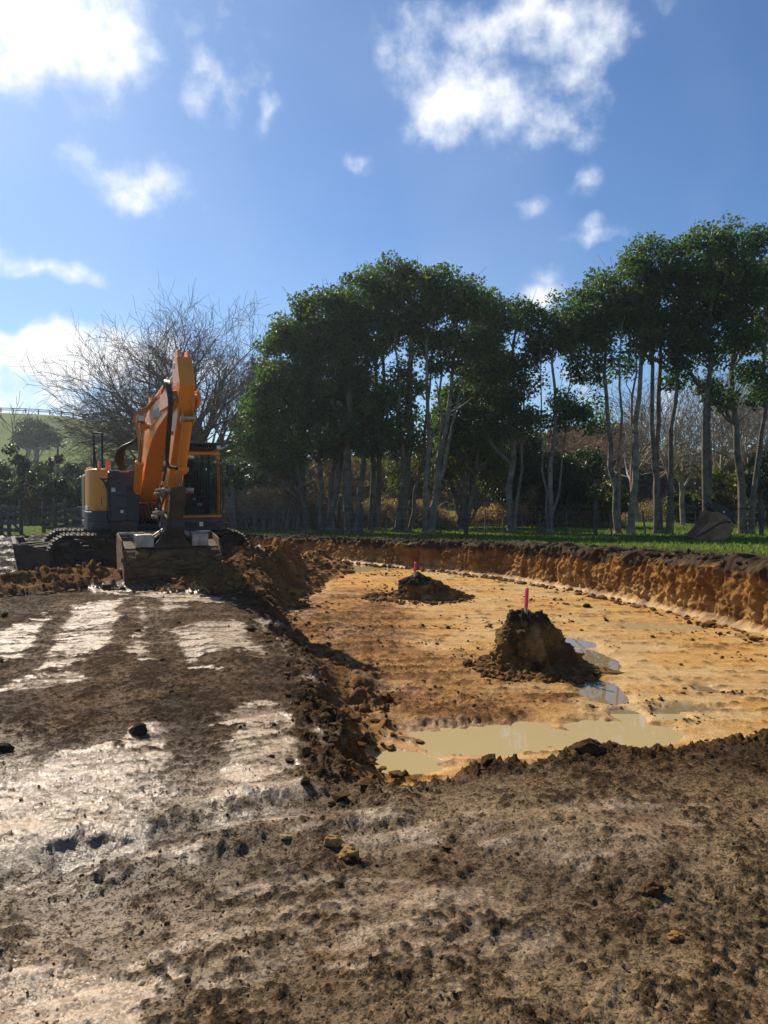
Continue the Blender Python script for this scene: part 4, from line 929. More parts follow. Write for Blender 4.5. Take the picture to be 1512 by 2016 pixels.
# local axes: x = picture right, y = away from the camera, z up; the upper body is slewed square to the tracks
TL, TR_ = -2.05, 1.85     # track ends along x
def track_path(n):
    """points round the belt: (x, z)"""
    r = .36; zc = .38; a0, a1 = TL + r, TR_ - r; L = a1 - a0; per = 2 * L + 2 * math.pi * r; out = []
    for i in range(n):
        s = per * i / n
        if s < L: out.append((a0 + s, zc - r, 0.0))
        elif s < L + math.pi * r:
            t = (s - L) / r; out.append((a1 + math.sin(t) * r, zc - math.cos(t) * r, t))
        elif s < 2 * L + math.pi * r:
            q = s - L - math.pi * r; out.append((a1 - q, zc + r - .03 * math.sin(math.pi * q / L), math.pi))
        else:
            t = (s - 2 * L - math.pi * r) / r; out.append((a0 - math.sin(t) * r, zc + math.cos(t) * r, math.pi + t))
    return out
shoe = None
for yc in (-1.02, 1.02):
    tk = MB().prism([(TL + .45, .24), (TR_ - .45, .24), (TR_ - .4, .4), (TR_ - .55, .52), (TL + .55, .52), (TL + .4, .4)], yc - .16, yc + .16, 'y').build('track_frame', 'steel_mud', ex, .02)
    MB().cyl((TL + .36, yc - .13, .38), (TL + .36, yc + .13, .38), .29, k=22).cyl((TL + .36, yc - .2, .38), (TL + .36, yc + .2, .38), .12, k=14).build('idler', 'steel_mud', tk, .015)
    sp_ = MB().cyl((TR_ - .36, yc - .1, .38), (TR_ - .36, yc + .1, .38), .27, k=20).cyl((TR_ - .36, yc - .22, .38), (TR_ - .36, yc + .22, .38), .17, k=16)
    for j in range(13):
        a = j * 2 * math.pi / 13; cx_, cz_ = TR_ - .36 + .29 * math.cos(a), .38 + .29 * math.sin(a); sp_.box(cx_ - .03, cx_ + .03, yc - .04, yc + .04, cz_ - .03, cz_ + .03)
    sp_.build('sprocket', 'steel_mud', tk, .01)
    for j in range(7): x = TL + .68 + j * .42; MB().cyl((x, yc - .17, .16), (x, yc + .17, .16), .10, k=14).build('roller', 'steel_mud', tk, .01)
    for x in (TL + 1.2, TR_ - 1.3): MB().cyl((x, yc - .1, .60), (x, yc + .1, .60), .065, k=12).build('carrier_roller', 'steel_mud', tk, .006)
    for (x, z, a) in track_path(46):
        if shoe is None:
            mbs = MB().box(-.10, .10, -.30, .30, -.015, .015)
            for gx in (-.075, 0, .075): mbs.prism([(gx - .012, -.015), (gx + .012, -.015), (gx + .006, -.05), (gx - .006, -.05)], -.30, .30, 'y')
            mbs.box(-.09, .09, -.09, -.05, .012, .07).box(-.09, .09, .05, .09, .012, .07)
            shoe = mbs.build('track_shoe', 'steel_mud', ex); shoe.location = (x, yc, z); shoe.rotation_euler = (0, -a, 0)
        else: copy_of(shoe, ex, (x, yc, z), (0, -a, 0))
    # mud packed into the links
    rng = np.random.default_rng(int(yc * 10) + 30); mud = MB()
    for _ in range(70):
        x = rng.uniform(TL + .2, TR_ - .2); z = rng.choice([rng.uniform(.1, .2), rng.uniform(.50, .66), rng.uniform(.2, .6)]); y = yc - .17 - rng.uniform(0, .1) if rng.random() < .75 else yc + rng.uniform(-.25, .25)
        r = rng.uniform(.04, .11); mud.cyl((x - r, y, z), (x + r, y + rng.uniform(-.04, .04), z + rng.uniform(-.05, .05)), r * rng.uniform(.5, .9), r * rng.uniform(.4, .9), 6)
    tag(mud.build('caked_mud', 'steel_mud', ex, 0, 60), kind='stuff')
MB().prism([(-.85, .28), (.85, .28), (.75, .62), (-.75, .62)], -.95, .95, 'y').build('car_body', 'steel_mud', ex, .03)
MB().cyl((0, 0, .60), (0, 0, .82), .62, k=36).build('slew_ring', 'black', ex, .01)
# dozer blade at the left end
bl = MB().prism([(-2.62, .02), (-2.56, .02), (-2.50, .22), (-2.52, .45), (-2.62, .62), (-2.70, .62), (-2.60, .45), (-2.58, .22)], -1.3, 1.3, 'y')
blade = bl.build('dozer_blade', 'steel_mud', ex, .008)
for y in (-.75, .75): MB().prism([(-2.52, .18), (-1.3, .40), (-1.3, .58), (-2.52, .50)], y - .07, y + .07, 'y').build('blade_arm', 'steel_mud', blade, .012)
MB().prism([(-2.70, .60), (-2.45, .60), (-2.05, .46), (-2.05, .12), (-2.52, .05), (-2.60, .02)], -1.34, -1.302, 'y').build('blade_end_plate', 'steel_mud', blade, .006)
MB().prism([(-2.70, .60), (-2.45, .60), (-2.30, .35), (-2.52, .05), (-2.60, .02)], 1.302, 1.34, 'y').build('blade_end_plate', 'steel_mud', blade, .006)
for y in (-.3, .3): MB().cyl((-2.5, y, .42), (-1.7, y, .52), .055).cyl((-1.75, y, .515), (-1.2, y, .58), .075).build('blade_cylinder', 'steel_mud', blade, .004)

# ---- upper structure
deck = MB().prism([(-1.27, -.85), (-1.27, 1.0), (-.9, 1.45), (.9, 1.45), (1.27, 1.0), (1.27, -1.35), (.40, -1.35), (.40, -.75), (-.40, -.75), (-.40, -1.22), (-.95, -1.22), (-1.22, -.95)], .84, .97, 'z').build('deck', 'black', ex, .012)
MB().prism([(-1.29, .1), (-1.29, .75), (-.95, 1.35), (-.4, 1.56), (.4, 1.56), (.95, 1.35), (1.29, .75), (1.29, .35), (1.0, .35), (1.0, .1)], .972, 1.98, 'z').build('counterweight', 'grey_paint', ex, .07, seg=3)
# side skirt and yellow engine-side panel on the picture left
sk = MB().prism([(-1.31, -.62), (-1.27, -.80), (-1.16, -.94), (-.985, -1.06), (-.95, -1.06), (-.95, -.2), (-1.0, .09), (-1.31, .09)], .80, 1.195, 'z').build('side_skirt', 'grey_paint', ex, .02)
pan = MB().prism([(-1.285, -.60), (-1.25, -.78), (-1.15, -.92), (-.985, -1.03), (-.95, -1.03), (-.95, .08), (-1.285, .08)], 1.20, 2.06, 'z').build('side_panel', 'yellow', ex, .035, seg=3)
MB().box(-1.296, -1.288, -.58, .0, 1.22, 1.30).build('panel_stripe', 'white', pan)
e_ = MB()
for z0, z1, x0, x1 in [(1.33, 1.48, -1.075, -1.062), (1.465, 1.48, -1.062, -1.03), (1.40, 1.414, -1.062, -1.035), (1.33, 1.344, -1.062, -1.03)]:
    e_.prism([(x0, -1.0 - .67 * (x0 + 1.0) * -1 * 0 + (-.003) - .04 * 0), (x1, -1.003), (x1, -.985), (x0, -.985)], z0, z1, 'z')
em = e_.build('panel_emblem', 'grey_paint', pan); em.location = (0, .02, 0); em.rotation_euler = (0, 0, 0)
MB().box(-1.26, -.96, -.55, .05, 2.062, 2.10).build('hood_cap', 'yellow', pan, .015)
# engine hood behind
MB().prism([(-.94, .09), (-.94, 1.2), (.9, 1.2), (.9, .36), (.42, .36), (.42, .09)], .972, 2.02, 'z').build('engine_hood', 'yellow', ex, .04)
MB().cyl((-.78, .35, 2.0), (-.78, .35, 2.32), .055, .05).build('exhaust_stack', 'pipe', ex, .005)
MB().cyl((-1.02, -.35, 2.09), (-1.02, -.35, 2.22), .045, .05, 12).build('fuel_filler', 'pipe', ex, .006)
# dark tool box / tank block with steps
tb = MB().prism([(-1.20, 1.0), (-1.20, 1.62), (-1.10, 1.72), (-.98, 2.0), (-.2, 2.03), (-.2, 1.0)], -.945, -.40, 'x').build('tank_box', 'grey_paint', ex, .03)
MB().prism([(-1.22, .985), (-1.22, 1.62), (-1.16, 1.72), (-.80, 1.72), (-.80, .985)], -.62, -.36, 'x').build('tool_box', 'black', ex, .035)
MB().box(-.93, -.42, -1.235, -1.19, .80, 1.0).box(-.93, -.42, -1.26, -1.1, .80, .84).build('step_plate', 'steel_mud', ex, .008)
MB().prism([(-1.02, 1.885), (-.965, 2.015), (-.4, 2.036), (-.4, 2.045), (-.98, 2.03), (-1.035, 1.89)], -.92, -.43, 'x').build('step_tread', 'grey_paint', tb, .004)
MB().box(-.80, -.60, -1.222, -1.20, 1.51, 1.545).build('grab_handle', 'black', tb, .006)
MB().box(-.84, -.56, -1.216, -1.20, 1.26, 1.30).build('grab_handle', 'black', tb, .006)
MB().box(-.905, -.83, -1.205, -1.19, 1.60, 1.68).build('warning_sticker', 'white', tb)
MB().box(-.74, -.68, -1.225, -1.20, 1.17, 1.23).build('work_lamp', 'lens', tb, .01)
# handrails
hr_ = MB().tube([(-1.17, -.62, 2.80), (-1.17, -.62, 2.02)], .021, sub=0).tube([(-1.17, -.62, 2.80), (-1.02, -.72, 2.78)], .021, sub=0).tube([(-1.02, -.72, 2.78), (-1.02, -.74, 2.0), (-.97, -1.0, 1.82), (-.955, -1.13, 1.62)], .021, sub=0).tube([(-.955, -1.13, 1.62), (-.955, -1.23, 1.5), (-.955, -1.23, 1.1)], .02, sub=0)
hr_.tube([(-1.17, -.62, 2.03), (-1.15, -.74, 1.90), (-1.05, -1.02, 1.84), (-.955, -1.13, 1.62)], .019, sub=4).tube([(-1.17, -.70, 2.50), (-1.17, -.60, 2.52), (-1.10, -.60, 2.0)], .017, sub=0).tube([(-1.06, -1.02, 1.85), (-.78, -1.04, 1.86)], .014, sub=0)
hr_.build('handrail', 'black', ex, 0, 60)

# ---- boom
BX = -.13
foot = (-.35, 1.45)
for x0, x1 in ((BX - .36, BX - .245), (BX + .245, BX + .36)):
    MB().prism([(-.95, .97), (-.85, 1.3), (-.62, 1.66), (-.30, 1.98), (-.02, 1.98), (.1, 1.6), (.15, .97)], x0, x1, 'x').build('boom_bracket', 'orange', ex, .012)
MB().box(BX - .36, BX + .36, .12, .5, .975, 1.9).build('centre_housing', 'orange', ex, .03)
bt = [(-.20, 1.58), (-.55, 2.22), (-.98, 2.72), (-1.45, 3.04), (-2.0, 3.20), (-2.8, 3.28), (-3.6, 3.30), (-4.38, 3.28)]
bb = [(-4.44, 3.02), (-3.6, 2.90), (-2.8, 2.74), (-2.2, 2.54), (-1.7, 2.24), (-1.25, 1.86), (-.85, 1.45), (-.55, 1.30), (-.32, 1.28), (-.18, 1.36)]
boom = MB().prism(bt + bb, BX - .17, BX + .17, 'x').build('boom', 'orange', ex, .014, 25)
for x in (BX - .18, BX + .162): MB().prism([(p[0], p[1] - .1) for p in bt[4:7]] + [(-3.6, 3.02), (-2.8, 2.92), (-2.1, 2.78)], x, x + .018, 'x').build('boom_side_plate', 'orange', boom, .003)
MB().prism([(-2.55, 2.93), (-3.35, 3.02), (-3.35, 3.13), (-2.55, 3.10)], BX - .186, BX - .181, 'x').build('boom_stripe', 'grey_paint', boom)
MB().cyl((BX - .27, -.35, 1.45), (BX + .27, -.35, 1.45), .09).build('boom_foot_pin', 'steel', boom, .006)
# boom cylinders: from the deck front up to the boom's middle
for sx in (-1, 1):
    x = BX + sx * .285; a = Vector((x, -.86, 1.14)); c = Vector((x, -2.02, 2.86)); d = (c - a).normalized()
    cy = MB().cyl(a - d * .06, a + d * 1.22, .075, k=16).cyl(a + d * 1.18, a + d * 1.26, .088, k=16).cyl((x - .06, a.y, a.z), (x + .06, a.y, a.z), .085).build('boom_cylinder', 'orange', ex, .005)
    MB().cyl(a + d * 1.25, c, .042, k=14).build('cylinder_rod', 'chrome', cy)
    MB().cyl((x - .06, c.y, c.z), (x + .06, c.y, c.z), .08).build('rod_eye', 'orange', cy, .006)
MB().cyl((BX - .36, -2.02, 2.86), (BX + .36, -2.02, 2.86), .05).build('boom_cylinder_pin', 'steel', boom, .004)
lb = MB().box(BX - .42, BX - .28, -2.22, -2.05, 2.92, 3.06).build('boom_work_lamp', 'black', boom, .012)
MB().box(BX - .41, BX - .29, -2.228, -2.221, 2.935, 3.045).build('lamp_lens', 'lens', lb, .003)
# arm cylinder on top of the boom
a = Vector((BX, -1.75, 3.34)); c = Vector((BX, -4.12, 3.70)); d = (c - a).normalized()
ac_ = MB().cyl(a, a + d * 1.45, .085, k=18).cyl(a + d * 1.40, a + d * 1.50, .1, k=18).build('arm_cylinder', 'orange', ex, .006)
MB().cyl(a + d * 1.5, c, .048, k=14).build('cylinder_rod', 'chrome', ac_)
MB().prism([(-1.6, 3.1), (-1.95, 3.2), (-1.82, 3.44), (-1.66, 3.44)], BX - .12, BX - .085, 'x').build('cylinder_bracket', 'orange', boom, .006)
MB().prism([(-1.6, 3.1), (-1.95, 3.2), (-1.82, 3.44), (-1.66, 3.44)], BX + .085, BX + .12, 'x').build('cylinder_bracket', 'orange', boom, .006)
# pipes on the left flank of the boom
for k_ in range(4):
    o_ = .045 * k_
    MB().tube([(BX - .23 - .02 * k_, -1.35 - o_, 2.52 - .2 * k_ * .3), (BX - .40 + o_ * .6, -1.72 - o_, 3.02 - o_), (BX - .36 + o_ * .6, -1.88, 3.14 - o_ * .5), (BX - .22 + .02 * k_, -2.15, 3.24 - .01 * k_), (BX - .20 + .055 * k_, -3.0, 3.33), (BX - .17 + .055 * k_, -4.1, 3.36)], .018, 7).build('hydraulic_pipe', 'pipe', boom)
MB().box(BX - .24, BX + .1, -2.75, -2.68, 3.29, 3.37).build('pipe_clamp', 'pipe', boom, .005); MB().box(BX - .24, BX + .1, -3.65, -3.58, 3.31, 3.39).build('pipe_clamp', 'pipe', boom, .005)
# hose loop from the deck to the boom pipes
for k_ in range(5):
    q = .035 * k_
    MB().tube([(BX - .44 - q * .6, -.92, 1.62), (BX - .45 - q * .6, -.95, 1.95), (BX - .52 - q, -1.02, 2.22), (BX - .50 - q * .8, -1.18, 2.46), (BX - .33 - q * .4, -1.36, 2.60), (BX - .24 - .01 * k_, -1.42, 2.72)], .021, 8).build('hydraulic_hose', 'rubber', ex)
for k_ in range(4): MB().cyl((BX - .44 - .022 * k_, -.93, 1.66), (BX - .44 - .022 * k_, -.93, 1.78), .026, k=10).build('hose_fitting', 'steel', ex, .003)
MB().box(BX - .60, BX - .40, -1.0, -.9, 1.99, 2.03).build('hose_clamp', 'steel', ex, .006)
# valve hoses below the boom foot
for k_ in range(6): x = BX - .17 + .065 * k_; MB().tube([(x, -.86, 1.30), (x, -.98, 1.22), (x, -.98, 1.05), (x, -.80, .93)], .02, 7).build('hydraulic_hose', 'rubber', ex)
for x in (BX - .12, BX + .12): MB().tube([(x - .09, -.93, 1.28), (x - .09, -1.0, 1.37), (x + .09, -1.0, 1.37), (x + .09, -.93, 1.28)], .014, 7, 0).build('hose_guard', 'pipe', ex)

# ---- arm (stick), tucked back below its elbow
XF = shear
arm_p = [(-4.42, 3.84), (-4.64, 3.36), (-4.58, 2.85), (-4.30, 1.95), (-4.06, 1.22), (-3.86, 1.16), (-3.80, 1.28), (-3.98, 1.95), (-4.16, 2.70), (-4.12, 3.12), (-4.02, 3.66), (-4.12, 3.84)]
arm = MB().prism(arm_p, BX - .125, BX + .125, 'x').build('arm', 'orange', ex, .012, 25)
MB().box(BX - .10, BX - .06, -4.36, -4.10, 3.72, 3.96).box(BX + .06, BX + .10, -4.36, -4.10, 3.72, 3.96).build('arm_cylinder_lug', 'orange', arm, .012)
MB().cyl((BX - .13, -4.18, 3.72), (BX + .13, -4.18, 3.72), .055).build('lug_pin', 'steel', arm, .004)
MB().cyl((BX - .25, -4.32, 3.14), (BX + .25, -4.32, 3.14), .10, k=18).build('elbow_pin', 'steel', arm, .008)
for x0 in (BX - .255, BX + .20): MB().prism([(-4.44, 3.02), (-4.5, 3.16), (-4.40, 3.29), (-4.0, 3.30), (-3.6, 3.26), (-3.6, 3.0)], x0, x0 + .055, 'x').build('boom_nose_plate', 'orange', boom, .008)
for sx in (-1, 1): MB().prism([(-4.645, 3.3), (-4.655, 3.3), (-4.595, 2.85), (-4.32, 1.98), (-4.30, 1.98), (-4.575, 2.86)], BX + sx * .105 - .012, BX + sx * .105 + .012, 'x').build('arm_rib', 'orange', arm)
# bucket cylinder on the front of the arm
a = Vector((BX + .02, -4.72, 2.80)); c = Vector((BX + .02, -4.52, 1.62)); d = (c - a).normalized()
for x in (-.10, .08): MB().prism([(-4.5, 2.68), (-4.58, 2.98), (-4.76, 2.86), (-4.78, 2.74)], BX + .02 + x, BX + .04 + x, 'x').build('cylinder_lug', 'orange', arm, .006)
bc_ = MB().cyl(a + d * .04, a + d * .84, .082, k=18).cyl(a + d * .80, a + d * .90, .098, k=18).build('bucket_cylinder', 'orange', ex, .006)
MB().box(BX - .06, BX + .10, -4.80, -4.66, 1.93, 2.02).build('cylinder_cap', 'orange', bc_, .02)
MB().cyl(a + d * .9, c, .045, k=14).build('cylinder_rod', 'chrome', bc_)
MB().cyl((BX - .1, a.y, a.z), (BX + .14, a.y, a.z), .05).build('cylinder_pin', 'steel', bc_, .004)
# hoses along the left side of the arm
for k_ in range(3):
    q = .03 * k_
    MB().tube([(BX - .19 - q, -4.0, 3.36), (BX - .24 - q, -4.35, 3.42), (BX - .25 - q * .5, -4.62, 3.1 - q), (BX - .235 - q * .5, -4.6, 2.6), (BX - .20 - q * .4, -4.42, 2.25), (BX - .18, -4.40 - q, 2.05), (BX - .08, -4.62 - q, 2.0)], .026, 8).build('hydraulic_hose', 'rubber', arm)
for k_ in range(2): MB().tube([(BX - .18, -4.3 + .05 * k_, 2.1), (BX - .19, -4.18 + .05 * k_, 1.8), (BX - .26, -4.2, 1.55), (BX - .20 - .05 * k_, -4.2, 1.32), (BX - .25, -4.28, 1.05)], .016, 8).build('hydraulic_hose', 'rubber', arm)
for z in (2.55, 2.05, 1.72): MB().box(BX - .235, BX - .157, -4.34 - (z - 1.9) * .32, -4.26 - (z - 1.9) * .32, z, z + .06).build('hose_clamp', 'pipe', arm, .006)
for z, y in ((1.62, -4.42), (1.56, -4.3), (1.22, -4.32), (1.16, -4.2)): MB().cyl((BX - .30, y, z), (BX - .16, y, z), .045, k=10).cyl((BX - .36, y, z), (BX - .30, y, z), .03, k=8).build('hose_coupling', 'steel', arm, .004)
# bucket linkage and hitch
for sx in (-1, 1):
    MB().prism([(-4.58, 1.58), (-4.52, 1.70), (-4.42, 1.66), (-4.02, 1.42), (-4.02, 1.30), (-4.10, 1.28)], BX + sx * .20 - .02, BX + sx * .20 + .02, 'x').build('tipping_link', 'steel_mud', ex, .008)
MB().prism([(-4.60, 1.66), (-4.46, 1.68), (-4.34, 1.02), (-4.46, .98)], BX - .13, BX + .13, 'x').build('bucket_link', 'steel_mud', ex, .015)
MB().cyl((BX - .27, -4.52, 1.62), (BX + .27, -4.52, 1.62), .05).build('link_pin', 'steel', ex, .005); MB().cyl((BX - .25, -3.92, 1.24), (BX + .25, -3.92, 1.24), .06).build('arm_tip_pin', 'steel', ex, .005)
ht = MB().prism([(-4.5, 1.10), (-3.80, 1.32), (-3.76, 1.18), (-3.86, .86), (-4.40, .80), (-4.52, .92)], BX - .16, BX + .16, 'x').build('quick_hitch', 'steel_mud', ex, .02)
MB().tube([(BX - .2, -4.35, 1.05), (BX - .27, -4.5, .92), (BX - .2, -4.55, .82), (BX + .1, -4.58, .80), (BX + .26, -4.55, .84), (BX + .24, -4.4, .93)], .014, 7).build('hitch_hose', 'rubber', ht)
MB().box(BX - .10, BX + .14, -4.545, -4.50, .96, 1.10).build('hitch_plate', 'black', ht, .01)

# ---- tilting batter bucket
W = .84; BCX = BX - .02
shell = [(-4.22, .60), (-4.40, .50), (-4.52, .32), (-4.55, .12), (-4.46, -.06), (-4.38, -.10), (-4.36, -.07), (-4.43, -.03), (-4.51, .13), (-4.48, .31), (-4.37, .47), (-4.2, .57)]
bk = MB().prism(shell, BCX - W, BCX + W, 'x').build('bucket', 'soil_dry', ex, .006, 30)
for sx in (-1, 1):
    x = BCX + sx * (W + .012)
    MB().prism([(-4.26, .74), (-3.70, .86), (-3.62, .60), (-3.70, .1), (-3.85, -.10), (-4.40, -.13), (-4.50, -.08), (-4.58, .12), (-4.55, .34), (-4.42, .54)], x - .014, x + .014, 'x').build('bucket_side_plate', 'soil_dry', bk, .006)
MB().prism([(-4.23, .605), (-3.70, .78), (-3.69, .74), (-4.21, .565)], BCX - W, BCX + W, 'x').build('bucket_top_plate', 'steel_mud', bk, .004)
MB().cyl((BCX - W, -3.70, .83), (BCX + W, -3.70, .83), .035, k=10).build('bucket_rim', 'steel', bk, .0)
MB().box(BCX - W, BCX + W, -4.44, -4.34, -.15, -.105).build('cutting_edge', 'steel', bk, .008)
for x0 in (BCX - .62, BCX + .34): MB().box(x0, x0 + .30, -4.34, -3.95, .62, .845).build('tilt_cylinder_guard', 'steel', bk, .012)
for sx in (-1, 1): MB().cyl((BCX + sx * .10, -4.1, .80), (BCX + sx * .62, -4.12, .72), .055).build('tilt_cylinder', 'steel_mud', bk, .006)
MB().prism([(BCX - .36, .60), (BCX - .16, .84), (BCX + .16, .84), (BCX + .36, .60)], -4.32, -4.22, 'y').prism([(BCX - .36, .64), (BCX - .16, .86), (BCX + .16, .86), (BCX + .36, .64)], -3.92, -3.82, 'y').build('tilt_pivot', 'steel_mud', bk, .012)
MB().cyl((BCX, -4.40, .70), (BCX, -3.8, .80), .075).build('tilt_pin', 'steel_mud', bk, .008)
for sx in (-1, 1):
    for q in (0, .09): MB().prism([(BCX + sx * (.30 + q), .78), (BCX + sx * (.12 + q * .5), .93), (BCX + sx * (.13 + q * .5), .95), (BCX + sx * (.315 + q), .80)], -4.36, -4.30, 'y').build('tilt_hose_guard', 'steel', bk, .004)
rng = np.random.default_rng(8); so_ = MB()
for _ in range(170):
    x = rng.uniform(BCX - .82, BCX + .82); u = rng.random(); P = [(-4.43, .50), (-4.56, .30), (-4.58, .1), (-4.5, -.05)]; i = min(int(u * 3), 2); f_ = u * 3 - i
    y, z = P[i][0] + (P[i + 1][0] - P[i][0]) * f_, P[i][1] + (P[i + 1][1] - P[i][1]) * f_; r = rng.uniform(.025, .085)
    so_.cyl((x - r * 1.2, y + .02, z), (x + r * 1.2, y + .02 + rng.uniform(-.02, .02), z + rng.uniform(-.04, .04)), r * rng.uniform(.4, .9), r * rng.uniform(.3, .9), 6)
tag(so_.build('caked_soil', 'soil_dry', bk, 0, 70), kind='stuff')

XF = None
# ---- cab
CX0, CX1, CY0, CY1, CZ0, CZ1 = .42, 1.27, -1.36, .30, 1.06, 2.50
cab = MB().box(CX0, CX1, CY0 + .02, CY1, .975, 1.06).build('cab_base', 'grey_paint', ex, .015)
def pillar(pts, w=.075, mat='orange', name='cab_pillar'):
    o = MB()
    for a, c in zip(pts[:-1], pts[1:]):
        a, c = Vector(a), Vector(c); d = (c - a).normalized(); s_ = d.cross(Vector((0, 1, 0)) if abs(d.y) < .9 else Vector((1, 0, 0))).normalized(); t_ = d.cross(s_)
        v = [p + s_ * i * w / 2 + t_ * j * w / 2 for p in (a - d * w * .3, c + d * w * .3) for i, j in ((-1, -1), (1, -1), (1, 1), (-1, 1))]
        o.add(v, [(3, 2, 1, 0), (4, 5, 6, 7), (0, 1, 5, 4), (1, 2, 6, 5), (2, 3, 7, 6), (3, 0, 4, 7)])
    return o.build(name, mat, cab, .016)
e = .04
for x in (CX0 + e, CX1 - e):
    pillar([(x, CY0 + e, 1.08), (x, CY0 + e, 1.5), (x, CY0 + .07, 2.10), (x, CY0 + .16, 2.36), (x, CY0 + .32, 2.45)])
    pillar([(x, -.42, 1.08), (x, -.42, 2.44)], .05, 'black'); pillar([(x, CY1 - e, 1.08), (x, CY1 - e, 2.44)], .07, 'black')
MB().box(CX0, CX1, CY0, CY0 + .08, 1.062, 1.13).build('front_sill', 'orange', cab, .015)
MB().prism([(CY0 + .20, 2.40), (CY0 + .28, 2.50), (CY1 + .02, 2.52), (CY1 + .02, 2.43), (CY0 + .3, 2.42)], CX0 - .01, CX1 + .01, 'x').build('cab_roof', 'orange', cab, .02)
MB().prism([(CY0 + .05, 2.37), (CY0 + .03, 2.42), (CY0 + .24, 2.47), (CY0 + .22, 2.40)], CX0 + .02, CX1 - .02, 'x').build('front_header', 'orange', cab, .01)
MB().box(CX0, CX1, CY1 - .03, CY1, 1.06, 1.62).build('rear_wall', 'grey_paint', cab, .01)
for x in (CX0 + .005, CX1 - .03): MB().box(x, x + .025, -.40, CY1 - .06, 1.06, 1.52).build('door_lower_panel', 'orange', cab, .006)
MB().box(CX0 + .07, CX1 - .07, CY0 + .045, CY0 + .051, 1.13, 2.20).build('front_window', 'glass', cab)
MB().box(CX0 + .07, CX1 - .07, CY1 - .025, CY1 - .019, 1.64, 2.36).build('rear_window', 'glass', cab)
for x in (CX0 + .03, CX1 - .036): MB().box(x, x + .006, CY0 + .12, -.46, 1.12, 2.36).box(x, x + .006, -.38, CY1 - .1, 1.54, 2.36).build('side_window', 'glass', cab)
# roof guard and visor
rg_ = MB().box(CX0 - .03, CX1 + .03, CY0 + .02, CY1 - .1, 2.585, 2.625).build('roof_guard', 'black', cab, .01)
for x in (CX0 + .05, CX1 - .08):
    for y in (CY0 + .3, -.2): MB().box(x, x + .04, y, y + .06, 2.49, 2.586).build('guard_bracket', 'black', rg_, .004)
MB().cyl((CX0 + .04, CY0 + .12, 2.515), (CX1 - .12, CY0 + .12, 2.515), .045, k=12).build('visor_roll', 'black', rg_, .0)
cl_ = MB().box(CX1 - .10, CX1, CY0 + .02, CY0 + .10, 2.49, 2.57).build('cab_work_lamp', 'black', cab, .01); MB().box(CX1 - .092, CX1 - .008, CY0 + .012, CY0 + .019, 2.498, 2.562).build('lamp_lens', 'lens', cl_, .003)
# front guard: welded bars
gd = MB().tube([(CX0 + .05, CY0 - .035, 1.12), (CX1 - .03, CY0 - .035, 1.12), (CX1 - .03, CY0 - .01, 2.26), (CX0 + .05, CY0 - .01, 2.26), (CX0 + .05, CY0 - .035, 1.12)], .014, 6, 0).build('guard_frame', 'black', cab)
for k_ in range(13): x = CX0 + .09 + k_ * (CX1 - CX0 - .16) / 12; MB().cyl((x, CY0 - .037, 1.12), (x, CY0 - .012, 2.26), .0055, k=6).build('guard_bar', 'black', gd)
for k_ in range(6): z = 1.2 + k_ * .19; MB().cyl((CX0 + .05, CY0 - .04, z), (CX1 - .03, CY0 - .04, z), .005, k=6).build('guard_bar', 'black', gd)
MB().tube([(CX1 + .03, CY0 + .02, 1.12), (CX1 + .035, CY0 + .0, 1.6), (CX1 + .02, CY0 + .05, 2.3)], .013, 7).build('grab_rail', 'black', cab)
for z in (1.25, 1.55, 1.85, 2.1): MB().box(CX1 - .03, CX1 + .035, CY0 + .015, CY0 + .035, z, z + .012).build('rail_bracket', 'black', cab)
# seat, console and levers
st = MB().box(.62, 1.08, -.72, -.22, 1.36, 1.50).build('seat', 'seat', cab, .05, seg=3)
bkr = MB().prism([(-.32, 1.48), (-.18, 1.48), (-.05, 2.06), (-.14, 2.10), (-.22, 2.06)], .64, 1.06, 'x').build('backrest', 'seat', st, .04)
MB().box(.73, .97, -.16, -.06, 2.11, 2.28).build('headrest', 'seat', st, .03); MB().box(.7, 1.0, -.65, -.3, 1.06, 1.36).build('seat_base', 'black', st, .02)
for x in (.50, 1.12): MB().box(x - .05, x + .05, -.85, -.25, 1.42, 1.62).build('arm_console', 'black', cab, .025); 
for x in (.50, 1.12): MB().cyl((x, -.80, 1.6), (x, -.84, 1.78), .016).cyl((x, -.84, 1.77), (x, -.845, 1.88), .028, .024).build('control_lever', 'black', cab, .004)
for x in (.74, .94): MB().cyl((x, -1.08, 1.06), (x, -1.12, 1.55), .014).box(x - .05, x + .05, -1.16, -1.0, 1.06, 1.10).build('travel_lever', 'black', cab, .003)
mo = MB().box(.96, 1.10, -1.2, -1.15, 1.62, 1.76).build('monitor', 'black', cab, .01); MB().box(.974, 1.086, -1.148, -1.146, 1.635, 1.745).build('monitor_screen', 'grey_paint', mo)
MB().box(.80, .90, -1.21, -1.205, 1.30, 1.36).box(.70, .76, -1.21, -1.206, 1.42, 1.47).build('cab_sticker', 'white', cab)
# mirrors
mr_ = MB().tube([(CX1 - .02, CY0 + .06, 1.72), (CX1 + .10, CY0 - .04, 1.74), (CX1 + .17, CY0 - .05, 1.95), (CX1 + .17, CY0 - .05, 2.0)], .013, 7, 4).build('mirror_arm', 'black', ex)
mh = MB().box(CX1 + .09, CX1 + .25, CY0 - .10, CY0 - .03, 1.93, 2.17).build('mirror_housing', 'black', mr_, .03, seg=3); MB().box(CX1 + .105, CX1 + .235, CY0 - .028, CY0 - .024, 1.95, 2.15).build('mirror_glass', 'mirror', mh)
MB().box(CX1 + .06, CX1 + .12, CY0 - .03, CY0 + .02, 1.70, 1.86).build('mirror_mount', 'black', mr_, .012)
